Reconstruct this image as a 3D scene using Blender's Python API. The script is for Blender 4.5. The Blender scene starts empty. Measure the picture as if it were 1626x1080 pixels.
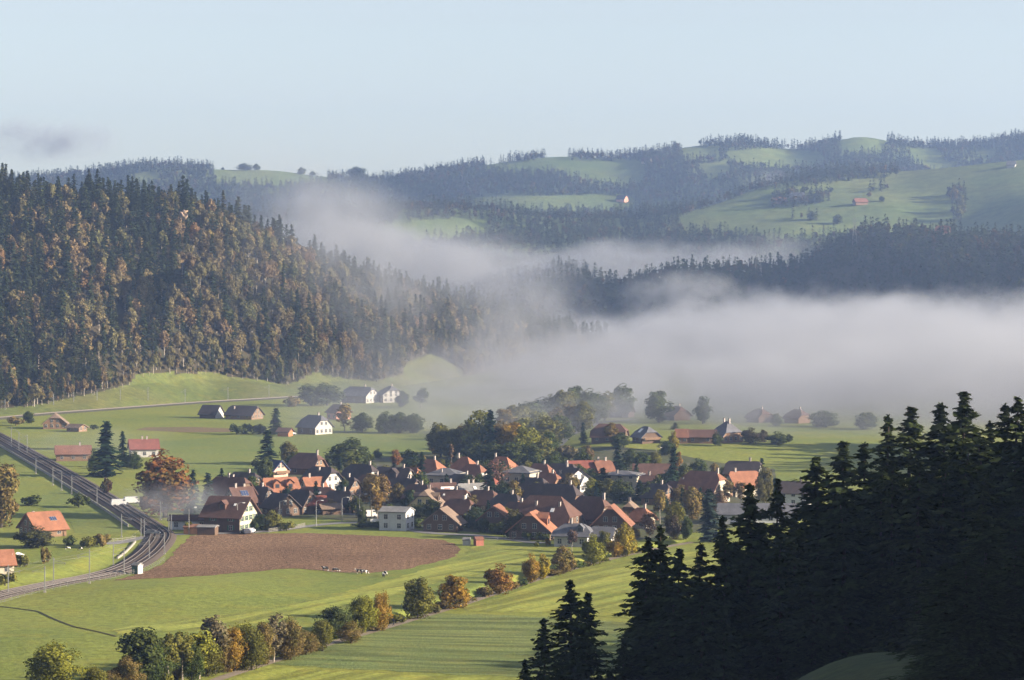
import bpy, bmesh, math, random
import numpy as np
from mathutils import Vector, Matrix, noise as mnoise

random.seed(7); rng = np.random.default_rng(7)
scene = bpy.context.scene
col = scene.collection
R = math.radians

# ------------------------------------------------------------------ camera
F = 4600.0; CX = 813.0; HY = 386.0; H = 84.0       # focal length in photo pixels, principal column, horizon row, eye height
cam_d = bpy.data.cameras.new('camera'); cam = bpy.data.objects.new('camera', cam_d); col.objects.link(cam)
cam.location = (0, 0, H); cam.rotation_euler = (R(90), 0, 0)
cam_d.sensor_width = 36; cam_d.lens = F / 1626 * 36; cam_d.shift_y = -(540 - HY) / 1626
cam_d.clip_start = 1.0; cam_d.clip_end = 30000
scene.camera = cam

# ------------------------------------------------------------------ light
SUN_EL = 16.5; SUN_PHI = -11.0                       # elevation; azimuth from +X towards the far side
sv = Vector((math.cos(R(SUN_EL)) * math.cos(R(SUN_PHI)), math.cos(R(SUN_EL)) * math.sin(R(SUN_PHI)), math.sin(R(SUN_EL))))
sun_d = bpy.data.lights.new('sun', 'SUN'); sun = bpy.data.objects.new('sun', sun_d); col.objects.link(sun)
sun.rotation_euler = sv.to_track_quat('Z', 'Y').to_euler()
sun_d.energy = 5.0; sun_d.angle = R(0.5); sun_d.color = (1.0, 0.86, 0.68)
world = bpy.data.worlds.new('World'); scene.world = world; world.use_nodes = True
wn = world.node_tree; bg = wn.nodes['Background']
sky = wn.nodes.new('ShaderNodeTexSky'); sky.sky_type = 'NISHITA'; sky.sun_disc = False
sky.sun_elevation = R(SUN_EL); sky.sun_rotation = R(90 - SUN_PHI)
sky.air_density = 1.0; sky.dust_density = 1.1; sky.ozone_density = 1.8; sky.altitude = 700
hs_n = wn.nodes.new('ShaderNodeHueSaturation'); hs_n.inputs['Saturation'].default_value = 0.52; hs_n.inputs['Hue'].default_value = 0.515
wn.links.new(sky.outputs[0], hs_n.inputs['Color']); wn.links.new(hs_n.outputs[0], bg.inputs[0]); bg.inputs[1].default_value = 0.053
scene.view_settings.view_transform = 'Standard'; scene.view_settings.look = 'None'
scene.view_settings.exposure = 1.95; scene.view_settings.gamma = 1.0
scene.view_settings.use_curve_mapping = False
cy = scene.cycles
cy.use_denoising = True
try: cy.denoiser = 'OPENIMAGEDENOISE'
except Exception: pass
cy.max_bounces = 5; cy.diffuse_bounces = 2; cy.glossy_bounces = 1; cy.transmission_bounces = 2
cy.volume_bounces = 0; cy.transparent_max_bounces = 4; cy.use_adaptive_sampling = True; cy.adaptive_threshold = 0.035
cy.caustics_reflective = False; cy.caustics_refractive = False
cy.volume_max_steps = 128

# ------------------------------------------------------------------ small helpers
def S(t):
    t = np.clip(t, 0, 1); return t * t * (3 - 2 * t)

def tag(o, label=None, cat=None, group=None, kind=None):
    if label: o['label'] = label
    if cat: o['category'] = cat
    if group: o['group'] = group
    if kind: o['kind'] = kind
    return o

def link(name, data, parent=None, color=None):
    o = bpy.data.objects.new(name, data); col.objects.link(o)
    if parent is not None: o.parent = parent
    if color is not None: o.color = (*color[:3], 1)
    return o

def empty(name, loc, rz=0.0, sc=(1, 1, 1)):
    o = link(name, None); o.empty_display_size = .5
    o.location = loc; o.rotation_euler = (0, 0, rz); o.scale = sc
    return o

def mesh_np(name, verts, faces, mats=(), midx=None, smooth=False):
    me = bpy.data.meshes.new(name)
    me.from_pydata([tuple(map(float, v)) for v in verts], [], [tuple(map(int, f)) for f in faces])
    for m in mats: me.materials.append(m)
    if midx is not None: me.polygons.foreach_set('material_index', np.asarray(midx, dtype=np.int32))
    if smooth: me.polygons.foreach_set('use_smooth', np.ones(len(me.polygons), dtype=bool))
    me.update(); return me

class MB:
    """collects boxes, tubes and faces for one mesh"""
    def __init__(s): s.v = []; s.f = []; s.m = []
    def face(s, pts, m=0):
        n = len(s.v); s.v += [tuple(p) for p in pts]; s.f.append(tuple(range(n, n + len(pts)))); s.m.append(m); return s
    def box(s, c, d, m=0, rz=0.0, taper=1.0):
        n = len(s.v); cx, cy_, cz = c; dx, dy, dz = (q / 2 for q in d); ca, sa = math.cos(rz), math.sin(rz)
        for z, k in ((-dz, 1), (dz, taper)):
            for x, y in ((-dx, -dy), (dx, -dy), (dx, dy), (-dx, dy)):
                x *= k; y *= k
                s.v.append((cx + x * ca - y * sa, cy_ + x * sa + y * ca, cz + z))
        for q in ((3, 2, 1, 0), (4, 5, 6, 7), (0, 1, 5, 4), (1, 2, 6, 5), (2, 3, 7, 6), (3, 0, 4, 7)):
            s.f.append(tuple(n + i for i in q)); s.m.append(m)
        return s
    def tube(s, a, b, r0, r1=None, n=6, m=0, cap=True):
        r1 = r0 if r1 is None else r1
        a = Vector(a); b = Vector(b); d = (b - a)
        if d.length < 1e-6: return s
        d.normalize(); u = d.orthogonal().normalized(); w = d.cross(u); k = len(s.v)
        for p, r in ((a, r0), (b, r1)):
            for i in range(n):
                t = 2 * math.pi * i / n; q = p + (u * math.cos(t) + w * math.sin(t)) * r; s.v.append(tuple(q))
        for i in range(n):
            j = (i + 1) % n; s.f.append((k + i, k + j, k + n + j, k + n + i)); s.m.append(m)
        if cap:
            s.f.append(tuple(k + i for i in reversed(range(n)))); s.m.append(m)
            s.f.append(tuple(k + n + i for i in range(n))); s.m.append(m)
        return s
    def mesh(s, name, mats, smooth=False):
        return mesh_np(name, s.v, s.f, mats, s.m, smooth)
    def build(s, name, mats, parent=None, color=None):
        if not isinstance(mats, (list, tuple)): mats = [mats]
        return link(name, s.mesh(name, mats), parent, color)

# ------------------------------------------------------------------ materials
def newmat(name):
    m = bpy.data.materials.new(name); m.use_nodes = True; nt = m.node_tree
    for n in list(nt.nodes): nt.nodes.remove(n)
    out = nt.nodes.new('ShaderNodeOutputMaterial'); return m, nt, out

def nd(nt, typ, **kw):
    n = nt.nodes.new(typ)
    for k, v in kw.items():
        if k.startswith('i_'): n.inputs[int(k[2:]) if k[2:].isdigit() else k[2:]].default_value = v
        else: setattr(n, k, v)
    return n

def math_n(nt, op, a, b=None, c=None, clamp=False):
    n = nt.nodes.new('ShaderNodeMath'); n.operation = op; n.use_clamp = clamp
    for i, x in enumerate((a, b, c)):
        if x is None: continue
        if isinstance(x, (int, float)): n.inputs[i].default_value = x
        else: nt.links.new(x, n.inputs[i])
    return n.outputs[0]

def ramp01(nt, x, lo, hi, a=0.0, b=1.0):
    n = nt.nodes.new('ShaderNodeMapRange'); n.interpolation_type = 'SMOOTHSTEP'
    nt.links.new(x, n.inputs[0])
    for i, q in ((1, lo), (2, hi), (3, a), (4, b)):
        if isinstance(q, (int, float)): n.inputs[i].default_value = q
        else: nt.links.new(q, n.inputs[i])
    return n.outputs[0]

def mixc(nt, fac, a, b, mode='MIX'):
    n = nt.nodes.new('ShaderNodeMix'); n.data_type = 'RGBA'; n.blend_type = mode
    for i, x in ((0, fac), (6, a), (7, b)):
        if isinstance(x, (int, float)): n.inputs[i].default_value = x
        elif isinstance(x, tuple): n.inputs[i].default_value = (*x[:3], 1)
        else: nt.links.new(x, n.inputs[i])
    return n.outputs[2]

def noise_n(nt, vec, scale, detail=3.0, rough=0.55):
    n = nt.nodes.new('ShaderNodeTexNoise'); n.inputs['Scale'].default_value = scale
    n.inputs['Detail'].default_value = detail; n.inputs['Roughness'].default_value = rough
    if vec is not None: nt.links.new(vec, n.inputs['Vector'])
    return n.outputs['Fac']

def objvec(nt, sc=(1, 1, 1)):
    t = nt.nodes.new('ShaderNodeTexCoord'); mp = nt.nodes.new('ShaderNodeMapping')
    mp.inputs['Scale'].default_value = sc; nt.links.new(t.outputs['Object'], mp.inputs[0]); return mp.outputs[0]

def ramp_node(nt, fac, stops):
    n = nt.nodes.new('ShaderNodeValToRGB'); cr = n.color_ramp
    while len(cr.elements) < len(stops): cr.elements.new(0.5)
    for e, (p, c) in zip(cr.elements, stops): e.position = p; e.color = (*c, 1)
    nt.links.new(fac, n.inputs[0]); return n.outputs[0]

def principled(nt, out, colsock, rough=0.8, bump=None, spec=0.2, metal=0.0):
    b = nt.nodes.new('ShaderNodeBsdfPrincipled')
    if isinstance(colsock, tuple): b.inputs['Base Color'].default_value = (*colsock, 1)
    else: nt.links.new(colsock, b.inputs['Base Color'])
    b.inputs['Roughness'].default_value = rough; b.inputs['Specular IOR Level'].default_value = spec
    b.inputs['Metallic'].default_value = metal
    if bump is not None:
        bn = nt.nodes.new('ShaderNodeBump'); bn.inputs['Strength'].default_value = bump[1]; bn.inputs['Distance'].default_value = bump[2]
        nt.links.new(bump[0], bn.inputs['Height']); nt.links.new(bn.outputs[0], b.inputs['Normal'])
    nt.links.new(b.outputs[0], out.inputs[0]); return b

def plain(name, c, rough=0.75, var=0.25, scale=1.5, spec=0.2, metal=0.0):
    m, nt, out = newmat(name); v = objvec(nt)
    n = noise_n(nt, v, scale, 4)
    cc = mixc(nt, n, tuple(x * (1 - var) for x in c), tuple(min(1, x * (1 + var)) for x in c))
    principled(nt, out, cc, rough, None, spec, metal); return m

def tinted(name, rough=0.8, var=0.35, scale=0.9, streak=(1, 1, 1), bump=None, spec=0.15):
    """colour comes from the object's own colour, with weathering"""
    m, nt, out = newmat(name); oi = nt.nodes.new('ShaderNodeObjectInfo'); v = objvec(nt, streak)
    n = noise_n(nt, v, scale, 5, 0.65)
    k = math_n(nt, 'MULTIPLY_ADD', n, 2 * var, 1 - var)
    n2 = noise_n(nt, v, scale * 6, 2)
    k2 = math_n(nt, 'MULTIPLY_ADD', n2, 0.5, 0.75)
    kk = math_n(nt, 'MULTIPLY', k, k2)
    vm = nt.nodes.new('ShaderNodeVectorMath'); vm.operation = 'SCALE'
    nt.links.new(oi.outputs['Color'], vm.inputs[0]); nt.links.new(kk, vm.inputs[3])
    principled(nt, out, vm.outputs[0], rough, (n2, 0.5, 0.06) if bump else None, spec); return m

def leafmat(name, mode, stops=None, trans=0.25, second=None):
    """mode 'color': object's own colour; mode 'random': per-tree random ramp"""
    m, nt, out = newmat(name); oi = nt.nodes.new('ShaderNodeObjectInfo'); g = nt.nodes.new('ShaderNodeNewGeometry')
    if mode == 'color': base = oi.outputs['Color']
    else:                                                   # stands of like-coloured trees
        nl = noise_n(nt, oi.outputs['Location'], 1 / 42., 2.0, .5)
        base = ramp_node(nt, math_n(nt, 'ADD', math_n(nt, 'MULTIPLY', oi.outputs['Random'], .5), math_n(nt, 'MULTIPLY_ADD', nl, 1.5, -.5), None, True), stops)
    v = objvec(nt)
    if second:
        n = noise_n(nt, v, second[1], 2)
        base = mixc(nt, ramp01(nt, n, 0.42, 0.62, 0, second[2]), base, second[0])
    k = math_n(nt, 'MULTIPLY_ADD', g.outputs['Random Per Island'], 0.7, 0.65)
    vm = nt.nodes.new('ShaderNodeVectorMath'); vm.operation = 'SCALE'
    nt.links.new(base, vm.inputs[0]); nt.links.new(k, vm.inputs[3])
    d = nt.nodes.new('ShaderNodeBsdfDiffuse'); t = nt.nodes.new('ShaderNodeBsdfTranslucent'); mx = nt.nodes.new('ShaderNodeMixShader')
    mx.inputs[0].default_value = trans
    for q in (d, t): nt.links.new(vm.outputs[0], q.inputs[0])
    nt.links.new(d.outputs[0], mx.inputs[1]); nt.links.new(t.outputs[0], mx.inputs[2]); nt.links.new(mx.outputs[0], out.inputs[0])
    return m

def grassmat(name, a, b, c, fine=0.6, coarse=0.012, streak=None):
    m, nt, out = newmat(name); v = objvec(nt)
    n1 = noise_n(nt, v, coarse, 4, 0.6); n2 = noise_n(nt, v, fine, 4, 0.7); n3 = noise_n(nt, v, coarse * 7, 3, 0.6)
    cc = ramp_node(nt, n1, [(0.3, a), (0.5, b), (0.72, c)])
    cc = mixc(nt, ramp01(nt, n3, 0.45, 0.7, 0, 0.55), cc, tuple(x * k for x, k in zip(b, (1.25, 1.05, 0.9))))
    k = math_n(nt, 'MULTIPLY_ADD', n2, 1.5, 0.25)
    if streak:
        tc = nt.nodes.new('ShaderNodeTexCoord'); m1 = nt.nodes.new('ShaderNodeMapping'); m2 = nt.nodes.new('ShaderNodeMapping')
        m1.inputs['Rotation'].default_value = (0, 0, R(streak[3])); m2.inputs['Scale'].default_value = streak[:3]
        nt.links.new(tc.outputs['Object'], m1.inputs[0]); nt.links.new(m1.outputs[0], m2.inputs[0]); n4 = noise_n(nt, m2.outputs[0], 1.0, 2)
        k = math_n(nt, 'MULTIPLY', k, ramp01(nt, n4, .35, .65, .72, 1.25))
    vm = nt.nodes.new('ShaderNodeVectorMath'); vm.operation = 'SCALE'
    nt.links.new(cc, vm.inputs[0]); nt.links.new(k, vm.inputs[3])
    principled(nt, out, vm.outputs[0], 0.9, (n2, 0.6, 0.35), 0.1); return m

M = {}
M['grass'] = grassmat('meadow grass', (.115, .145, .03), (.15, .172, .034), (.185, .195, .042))
M['grass_lush'] = grassmat('lush meadow', (.105, .145, .036), (.13, .16, .04), (.15, .172, .044))
M['grass_mown'] = grassmat('mown yellow grass', (.17, .19, .036), (.19, .205, .042), (.15, .18, .036), 0.8, 0.02, (.02, .28, 1, -60))
M['grass_crop'] = grassmat('young crop', (.095, .125, .04), (.115, .14, .045), (.13, .15, .05), 1.6, 0.02, (.03, 0.35, 1, 8))
M['grass_hill'] = grassmat('hill pasture', (.06, .085, .022), (.085, .10, .028), (.12, .11, .04), 0.3, 0.012)
M['grass_far'] = grassmat('far pasture', (.07, .105, .03), (.10, .13, .04), (.13, .145, .05), 0.08, 0.004)
M['forest_floor'] = grassmat('forest floor', (.03, .035, .016), (.045, .038, .022), (.06, .048, .028), 0.3, 0.02)
M['stubble'] = grassmat('brown stubble', (.13, .09, .05), (.15, .11, .06), (.12, .11, .05), 1.0, 0.03)
M['grass_rough'] = grassmat('grass darkened for shade', (.034, .05, .018), (.042, .058, .02), (.05, .065, .022))  # near slope grass, with the slope's shade put into a darker green
M['ballast_old'] = plain('old ballast', (.05, .048, .03), 0.95, 0.4, 1.0)
M['yard'] = grassmat('gardens and yards', (.045, .06, .022), (.07, .075, .035), (.11, .105, .085), 0.7, 0.05)
M['asphalt'] = plain('asphalt', (.16, .155, .15), 0.9, 0.2, 0.6)
M['dirt'] = plain('gravel track', (.19, .155, .115), 0.95, 0.35, 0.7)
M['ballast'] = plain('ballast', (.085, .064, .052), 0.95, 0.45, 2.0)
M['concrete'] = plain('concrete', (.26, .24, .21), 0.85, 0.25, 0.8)
M['metal'] = plain('galvanised steel', (.21, .21, .20), 0.5, 0.1, 2.0, 0.4)
M['rail'] = plain('rail steel', (.10, .085, .075), 0.5, 0.2, 2.0, 0.3, 0.0)
M['wood'] = plain('weathered wood', (.14, .085, .05), 0.85, 0.35, 1.2)
M['wood_dark'] = plain('dark timber', (.06, .04, .03), 0.85, 0.35, 1.2)
M['sleeper'] = plain('sleeper', (.07, .055, .045), 0.9, 0.3, 1.0)
M['white'] = plain('white paint', (.78, .76, .72), 0.6, 0.08, 1.0)
M['glass'] = plain('window glass', (.03, .035, .045), 0.15, 0.2, 1.0, 0.5)
M['green_paint'] = plain('green shutter', (.04, .10, .05), 0.6, 0.1)
M['red_paint'] = plain('red paint', (.45, .05, .04), 0.6, 0.1)
M['black'] = plain('black rubber', (.02, .02, .02), 0.7, 0.2)
M['rock'] = plain('sandstone', (.28, .20, .13), 0.9, 0.35, 0.4)
M['roof'] = tinted('roof tiles', 0.85, 0.6, 0.45, (1, 1, 0.5), True)
M['wall'] = tinted('rendered wall', 0.85, 0.12, 0.5, (1, 1, 0.5))
M['timber'] = tinted('timber wall', 0.85, 0.3, 0.8, (3, 3, 0.4))
M['paint'] = tinted('vehicle paint', 0.35, 0.05, 1.0, (1, 1, 1), None, 0.5)
M['cloth'] = tinted('clothing', 0.9, 0.15, 6.0)
M['bark'] = plain('bark', (.06, .048, .036), 0.95, 0.4, 1.5)
M['bark_pale'] = plain('pale bark', (.30, .26, .21), 0.95, 0.35, 1.0)
SPR = [(0, (.028, .040, .018)), (.3, (.036, .050, .021)), (.6, (.043, .054, .020)), (.85, (.058, .062, .023)), (1, (.075, .068, .025))]
M['spruce'] = leafmat('spruce needles', 'random', SPR, 0.12)
M['spruce_c'] = leafmat('spruce needles tinted', 'color', None, 0.12)
BRD = [(0, (.085, .095, .034)), (.25, (.115, .108, .042)), (.45, (.14, .118, .05)), (.6, (.155, .12, .054)), (.76, (.17, .115, .055)), (.88, (.145, .108, .058)), (.96, (.20, .11, .045)), (1, (.18, .14, .048))]
M['broad'] = leafmat('autumn leaves', 'random', BRD, 0.25)
M['broad_far'] = leafmat('far leaves', 'random', [(0, (.03, .045, .016)), (.4, (.05, .05, .018)), (.7, (.08, .055, .022)), (1, (.10, .06, .02))], 0.2)
M['leaf'] = leafmat('leaves', 'color', None, 0.3, ((.075, .08, .02), 0.35, 0.55))
M['leaf_plain'] = leafmat('leaves plain', 'color', None, 0.25)

# cow hide: black patches on white
m, nt, out = newmat('cow hide'); oi = nt.nodes.new('ShaderNodeObjectInfo')
v = objvec(nt, (1, 1, 1)); va = nt.nodes.new('ShaderNodeVectorMath'); va.operation = 'ADD'
nt.links.new(v, va.inputs[0])
sc_ = math_n(nt, 'MULTIPLY', oi.outputs['Random'], 30.0); cb = nt.nodes.new('ShaderNodeCombineXYZ'); nt.links.new(sc_, cb.inputs[0]); nt.links.new(cb.outputs[0], va.inputs[1])
nn = noise_n(nt, va.outputs[0], 1.4, 1.0)
principled(nt, out, mixc(nt, ramp01(nt, nn, 0.54, 0.57), (.02, .018, .016), (.7, .67, .62)), 0.8); M['cow'] = m

# ploughed soil: furrow relief
m, nt, out = newmat('ploughed soil'); v = objvec(nt)
n1 = noise_n(nt, v, 0.03, 4); n2 = noise_n(nt, v, 0.9, 5, 0.75); n3 = noise_n(nt, objvec(nt, (.03, .8, 1)), 1.0, 3)
cc = ramp_node(nt, n1, [(0.3, (.15, .092, .056)), (0.55, (.19, .118, .072)), (0.75, (.215, .138, .086))])
kk = math_n(nt, 'MULTIPLY', ramp01(nt, n2, .33, .67, .45, 1.55), math_n(nt, 'MULTIPLY_ADD', n3, 1.1, 0.45))
vm = nt.nodes.new('ShaderNodeVectorMath'); vm.operation = 'SCALE'; nt.links.new(cc, vm.inputs[0]); nt.links.new(kk, vm.inputs[3])
principled(nt, out, vm.outputs[0], 0.95, (kk, 1.0, 0.35), 0.05); M['soil'] = m

# ------------------------------------------------------------------ terrain functions
def seg_dist(x, y, pts):
    """distance to a polyline and signed side (positive = left of travel)"""
    x = np.asarray(x, float); y = np.asarray(y, float)
    best = np.full(x.shape, 1e9); side = np.zeros(x.shape); along = np.zeros(x.shape); acc = 0.0
    for (ax, ay), (bx, by) in zip(pts[:-1], pts[1:]):
        dx, dy = bx - ax, by - ay; L2 = dx * dx + dy * dy; L = math.sqrt(L2)
        t = np.clip(((x - ax) * dx + (y - ay) * dy) / L2, 0, 1)
        qx, qy = ax + t * dx - x, ay + t * dy - y; d = np.sqrt(qx * qx + qy * qy)
        cr = dx * (y - ay) - dy * (x - ax)
        k = d < best; best = np.where(k, d, best); side = np.where(k, np.sign(cr), side); along = np.where(k, acc + t * L, along); acc += L
    return best, side, along

def flat(px, py, z=0.0):
    d = F * (H - z) / (py - HY); return ((px - CX) * d / F, d)

PATH = [flat(*p) for p in ((240, 1118), (300, 1097), (360, 1076), (470, 1041), (560, 1013), (650, 986), (730, 963), (800, 940), (860, 919), (920, 900), (980, 885), (1030, 874), (1100, 862))]
TRACK = [flat(*p) for p in ((-260, 1000), (-100, 973), (0, 951), (70, 937), (140, 921), (195, 903), (228, 884), (246, 868), (254, 855), (250, 846), (232, 833), (205, 815), (170, 793), (110, 757), (50, 723), (0, 695), (-90, 650))]
def smooth_line(pts, n=8):
    out = []; P = [pts[0]] + list(pts) + [pts[-1]]
    for i in range(1, len(P) - 2):
        p0, p1, p2, p3 = (np.array(P[j]) for j in (i - 1, i, i + 1, i + 2))
        for k in range(n):
            t = k / n
            q = .5 * ((2 * p1) + (-p0 + p2) * t + (2 * p0 - 5 * p1 + 4 * p2 - p3) * t * t + (-p0 + 3 * p1 - 3 * p2 + p3) * t ** 3)
            out.append((float(q[0]), float(q[1])))
    out.append(tuple(pts[-1])); return out
TRACK_S = smooth_line(TRACK, 6)
LOWTRACK = TRACK_S[:6 * 8 + 1]

def vnoise(x, y, sc, seed=0.0):
    """cheap smooth value noise, vectorised"""
    x = np.asarray(x, float) * sc + seed * 17.3; y = np.asarray(y, float) * sc + seed * 9.1
    xi = np.floor(x).astype(np.int64); yi = np.floor(y).astype(np.int64); fx = x - xi; fy = y - yi
    fx = fx * fx * (3 - 2 * fx); fy = fy * fy * (3 - 2 * fy)
    def h(a, b):
        n = (a * 374761393 + b * 668265263) & 0x7fffffff; n = ((n ^ (n >> 13)) * 1274126177) & 0x7fffffff
        return ((n ^ (n >> 16)) & 0xffff) / 65535.0
    return (h(xi, yi) * (1 - fx) + h(xi + 1, yi) * fx) * (1 - fy) + (h(xi, yi + 1) * (1 - fx) + h(xi + 1, yi + 1) * fx) * fy

def gz(x, y):
    x = np.asarray(x, float); y = np.asarray(y, float)
    z = 5.0 * S((y - 1085) / 70) * S((x - 0) / 45)                                  # terrace behind the village
    z = z + 2.2 * np.exp(-(((x + 85) / 34) ** 2 + ((y - 690) / 30) ** 2))          # swell in the near meadow
    z = z + 1.2 * np.exp(-(((x + 95) / 40) ** 2 + ((y - 610) / 26) ** 2))
    z = z + 0.5 * (vnoise(x, y, 1 / 60.0, 3) - .5) * S((1000 - y) / 200)
    d, sd, al = seg_dist(x, y, PATH)
    e = np.where(sd > 0, d, 99.0)                                                     # stream beside the path
    z = z - 2.0 * np.exp(-((e - 6.0) / 2.0) ** 2) * S((al - 40) / 30)
    d, sd, al = seg_dist(x, y, LOWTRACK)
    e = np.where(sd > 0, d, 0.0)                                                      # bank on the far side of the railway
    tot = sum(math.dist(a, b) for a, b in zip(LOWTRACK[:-1], LOWTRACK[1:]))
    z = z + 1.8 * S((e - 5.2) / 10) * S((tot - al - 6) / 30) * S((110 - e) / 60)
    return z

def at(px, py, zoff=0.0):
    """point of the valley floor seen at a photo pixel"""
    z = 0.0
    for _ in range(8):
        x, y = flat(px, py, z); z = .5 * z + .5 * float(gz(x, y))
    x, y = flat(px, py, z)
    return Vector((x, y, float(gz(x, y)) + zoff))

def at_top(px, py, h):
    """ground point below something h metres tall whose top shows at a photo pixel"""
    z = 0.0
    for _ in range(8):
        x, y = flat(px, py, z + h); z = .5 * z + .5 * float(gz(x, y))
    return Vector((x, y, float(gz(x, y))))

def grid_mesh(name, X, Y, Z, mat, smooth=True):
    r, c = X.shape; V = np.stack([X, Y, Z], -1).reshape(-1, 3)
    i = np.arange(r * c).reshape(r, c); Fc = np.stack([i[:-1, :-1], i[:-1, 1:], i[1:, 1:], i[1:, :-1]], -1).reshape(-1, 4)
    me = bpy.data.meshes.new(name); me.vertices.add(len(V)); me.vertices.foreach_set('co', V.astype(np.float32).ravel())
    me.loops.add(Fc.size); me.loops.foreach_set('vertex_index', Fc.astype(np.int32).ravel())
    me.polygons.add(len(Fc)); me.polygons.foreach_set('loop_start', np.arange(0, Fc.size, 4, dtype=np.int32))
    me.update(calc_edges=True); me.validate()
    if smooth: me.polygons.foreach_set('use_smooth', np.ones(len(Fc), dtype=bool))
    me.materials.append(mat); return me

# ---- the valley floor
pxs = np.concatenate([np.linspace(-9000, -300, 30)[:-1], np.linspace(-300, 1900, 560), np.linspace(1900, 10000, 30)[1:]])
ds = np.concatenate([np.linspace(-300, 430, 20)[:-1], F * H / np.linspace(F * H / 430, F * H / 1700, 520), np.linspace(1700, 9000, 40)[1:]])
near = np.maximum(ds, 430)
X = (pxs[None, :] - CX) / F * near[:, None]; Y = np.repeat(ds[:, None], len(pxs), 1)
Zg = gz(X, Y); Zg = np.where(Y < 470, Zg * S((Y - 430) / 40), Zg)
ground = link('ground', grid_mesh('ground', X, Y, Zg, M['grass'])); tag(ground, kind='structure')

def drape(name, pts, mat, zoff=0.06, step=4.0, px=True, rag=0.0):
    """a field sheet laid on the ground"""
    if px: pts = [flat(*p) for p in pts]
    if rag:
        q = resample(list(pts) + [pts[0]], 2.5)[:-1]; pts = [(x + rag * (mnoise.noise((x * .35, y * .35, 1.3))), y + 2 * rag * mnoise.noise((x * .3, y * .3, 7.7))) for x, y in q]
    bm = bmesh.new(); vs = [bm.verts.new((x, y, 0)) for x, y in pts]; bm.faces.new(vs)
    xs = [p[0] for p in pts]; ys = [p[1] for p in pts]
    for axis, lo, hi in ((0, min(xs), max(xs)), (1, min(ys), max(ys))):
        k = lo + step
        while k < hi:
            co = [0, 0, 0]; no = [0, 0, 0]; co[axis] = k; no[axis] = 1
            bmesh.ops.bisect_plane(bm, geom=bm.verts[:] + bm.edges[:] + bm.faces[:], plane_co=co, plane_no=no); k += step
    c = np.array([v.co[:] for v in bm.verts]); z = gz(c[:, 0], c[:, 1])
    for v, q in zip(bm.verts, z): v.co.z = q + zoff
    me = bpy.data.meshes.new(name); bmesh.ops.recalc_face_normals(bm, faces=bm.faces[:]); bm.to_mesh(me); bm.free(); me.materials.append(mat)
    o = link(name, me); tag(o, kind='structure'); return o

def resample(pts, step):
    P = np.array(pts, float); seg = np.linalg.norm(np.diff(P, axis=0), axis=1); cum = np.concatenate([[0], np.cumsum(seg)])
    n = max(2, int(cum[-1] / step)); t = np.linspace(0, cum[-1], n)
    return np.stack([np.interp(t, cum, P[:, i]) for i in range(P.shape[1])], 1)

def offset_line(P, off):
    T = np.gradient(P[:, :2], axis=0); T /= np.linalg.norm(T, axis=1)[:, None] + 1e-9
    return P[:, :2] + np.stack([-T[:, 1], T[:, 0]], 1) * off

def ribbon(name, pts, width, mat, zoff=0.08, step=3.0, lift=0.0, skirt=0.0, kind='structure'):
    P = resample(pts, step); L = offset_line(P, width / 2); Rr = offset_line(P, -width / 2)
    cols = [L, P[:, :2], Rr]
    if skirt: cols = [offset_line(P, width / 2 + skirt)] + cols + [offset_line(P, -width / 2 - skirt)]
    Xr = np.stack([c[:, 0] for c in cols], 1); Yr = np.stack([c[:, 1] for c in cols], 1); zc = gz(P[:, 0], P[:, 1])[:, None]
    Zr = np.maximum(gz(Xr, Yr), zc) * 0 + (zc if lift else gz(Xr, Yr)) + zoff + lift
    if skirt: Zr = Zr.copy(); Zr[:, 0] -= lift + zoff + .15; Zr[:, -1] -= lift + zoff + .15
    o = link(name, grid_mesh(name, Xr, Yr, Zr, mat, False)); 
    if kind: tag(o, kind=kind)
    return o

# ------------------------------------------------------------------ fields, paths, railway bed, roads
drape('ploughed_field', [(178, 929), (215, 913), (262, 893), (285, 868), (303, 852), (360, 848), (470, 847), (560, 849), (640, 853), (700, 857), (722, 862), (730, 872), (722, 884), (690, 893), (640, 904), (590, 910), (540, 909), (470, 902), (400, 908), (330, 916), (260, 924)], M['soil'], 0.05, rag=1.3)
drape('mown_strip', [(180, 1004), (300, 985), (430, 968), (560, 940), (640, 915), (700, 897), (735, 884), (750, 866), (790, 866), (830, 870), (850, 884), (800, 902), (740, 916), (690, 926), (600, 958), (500, 976), (420, 990), (300, 1003), (190, 1018)], M['grass_mown'], 0.05, rag=1.6)
drape('crop_field', [(520, 1023), (690, 974), (870, 982), (1130, 1000), (1330, 1010), (1300, 1090), (830, 1075), (540, 1063), (420, 1056)], M['grass_crop'], 0.05, rag=1.0)
drape('lower_meadow', [(365, 1079), (420, 1060), (540, 1067), (830, 1079), (1300, 1094), (1300, 1130), (320, 1110)], M['grass_mown'], 0.05)
drape('path_meadow', [(790, 952), (870, 924), (930, 904), (1000, 888), (1150, 872), (1300, 900), (1330, 1004), (1130, 994), (880, 975), (700, 970)], M['grass_mown'], 0.05)
drape('stubble_strip', [(215, 683), (230, 679), (300, 678), (380, 681), (374, 686), (300, 687)], M['stubble'], 0.06)
drape('valley_meadow', [(200, 706), (420, 690), (690, 697), (690, 712), (560, 735), (420, 742), (330, 760), (300, 745), (260, 720)], M['grass_lush'], 0.05)
drape('rail_meadow', [(60, 790), (95, 775), (165, 805), (215, 838), (190, 850), (120, 848), (112, 830), (60, 806), (20, 800)], M['grass_lush'], 0.05)
drape('village_yards', [(335, 838), (420, 800), (400, 765), (420, 740), (520, 735), (660, 722), (900, 722), (1060, 730), (1230, 745), (1240, 800), (1160, 840), (1010, 858), (985, 850), (880, 858), (790, 846), (700, 842), (590, 832), (500, 822), (440, 824)], M['yard'], 0.045)
path = ribbon('path', PATH, 2.6, M['dirt'], 0.10, 2.0)
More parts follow.
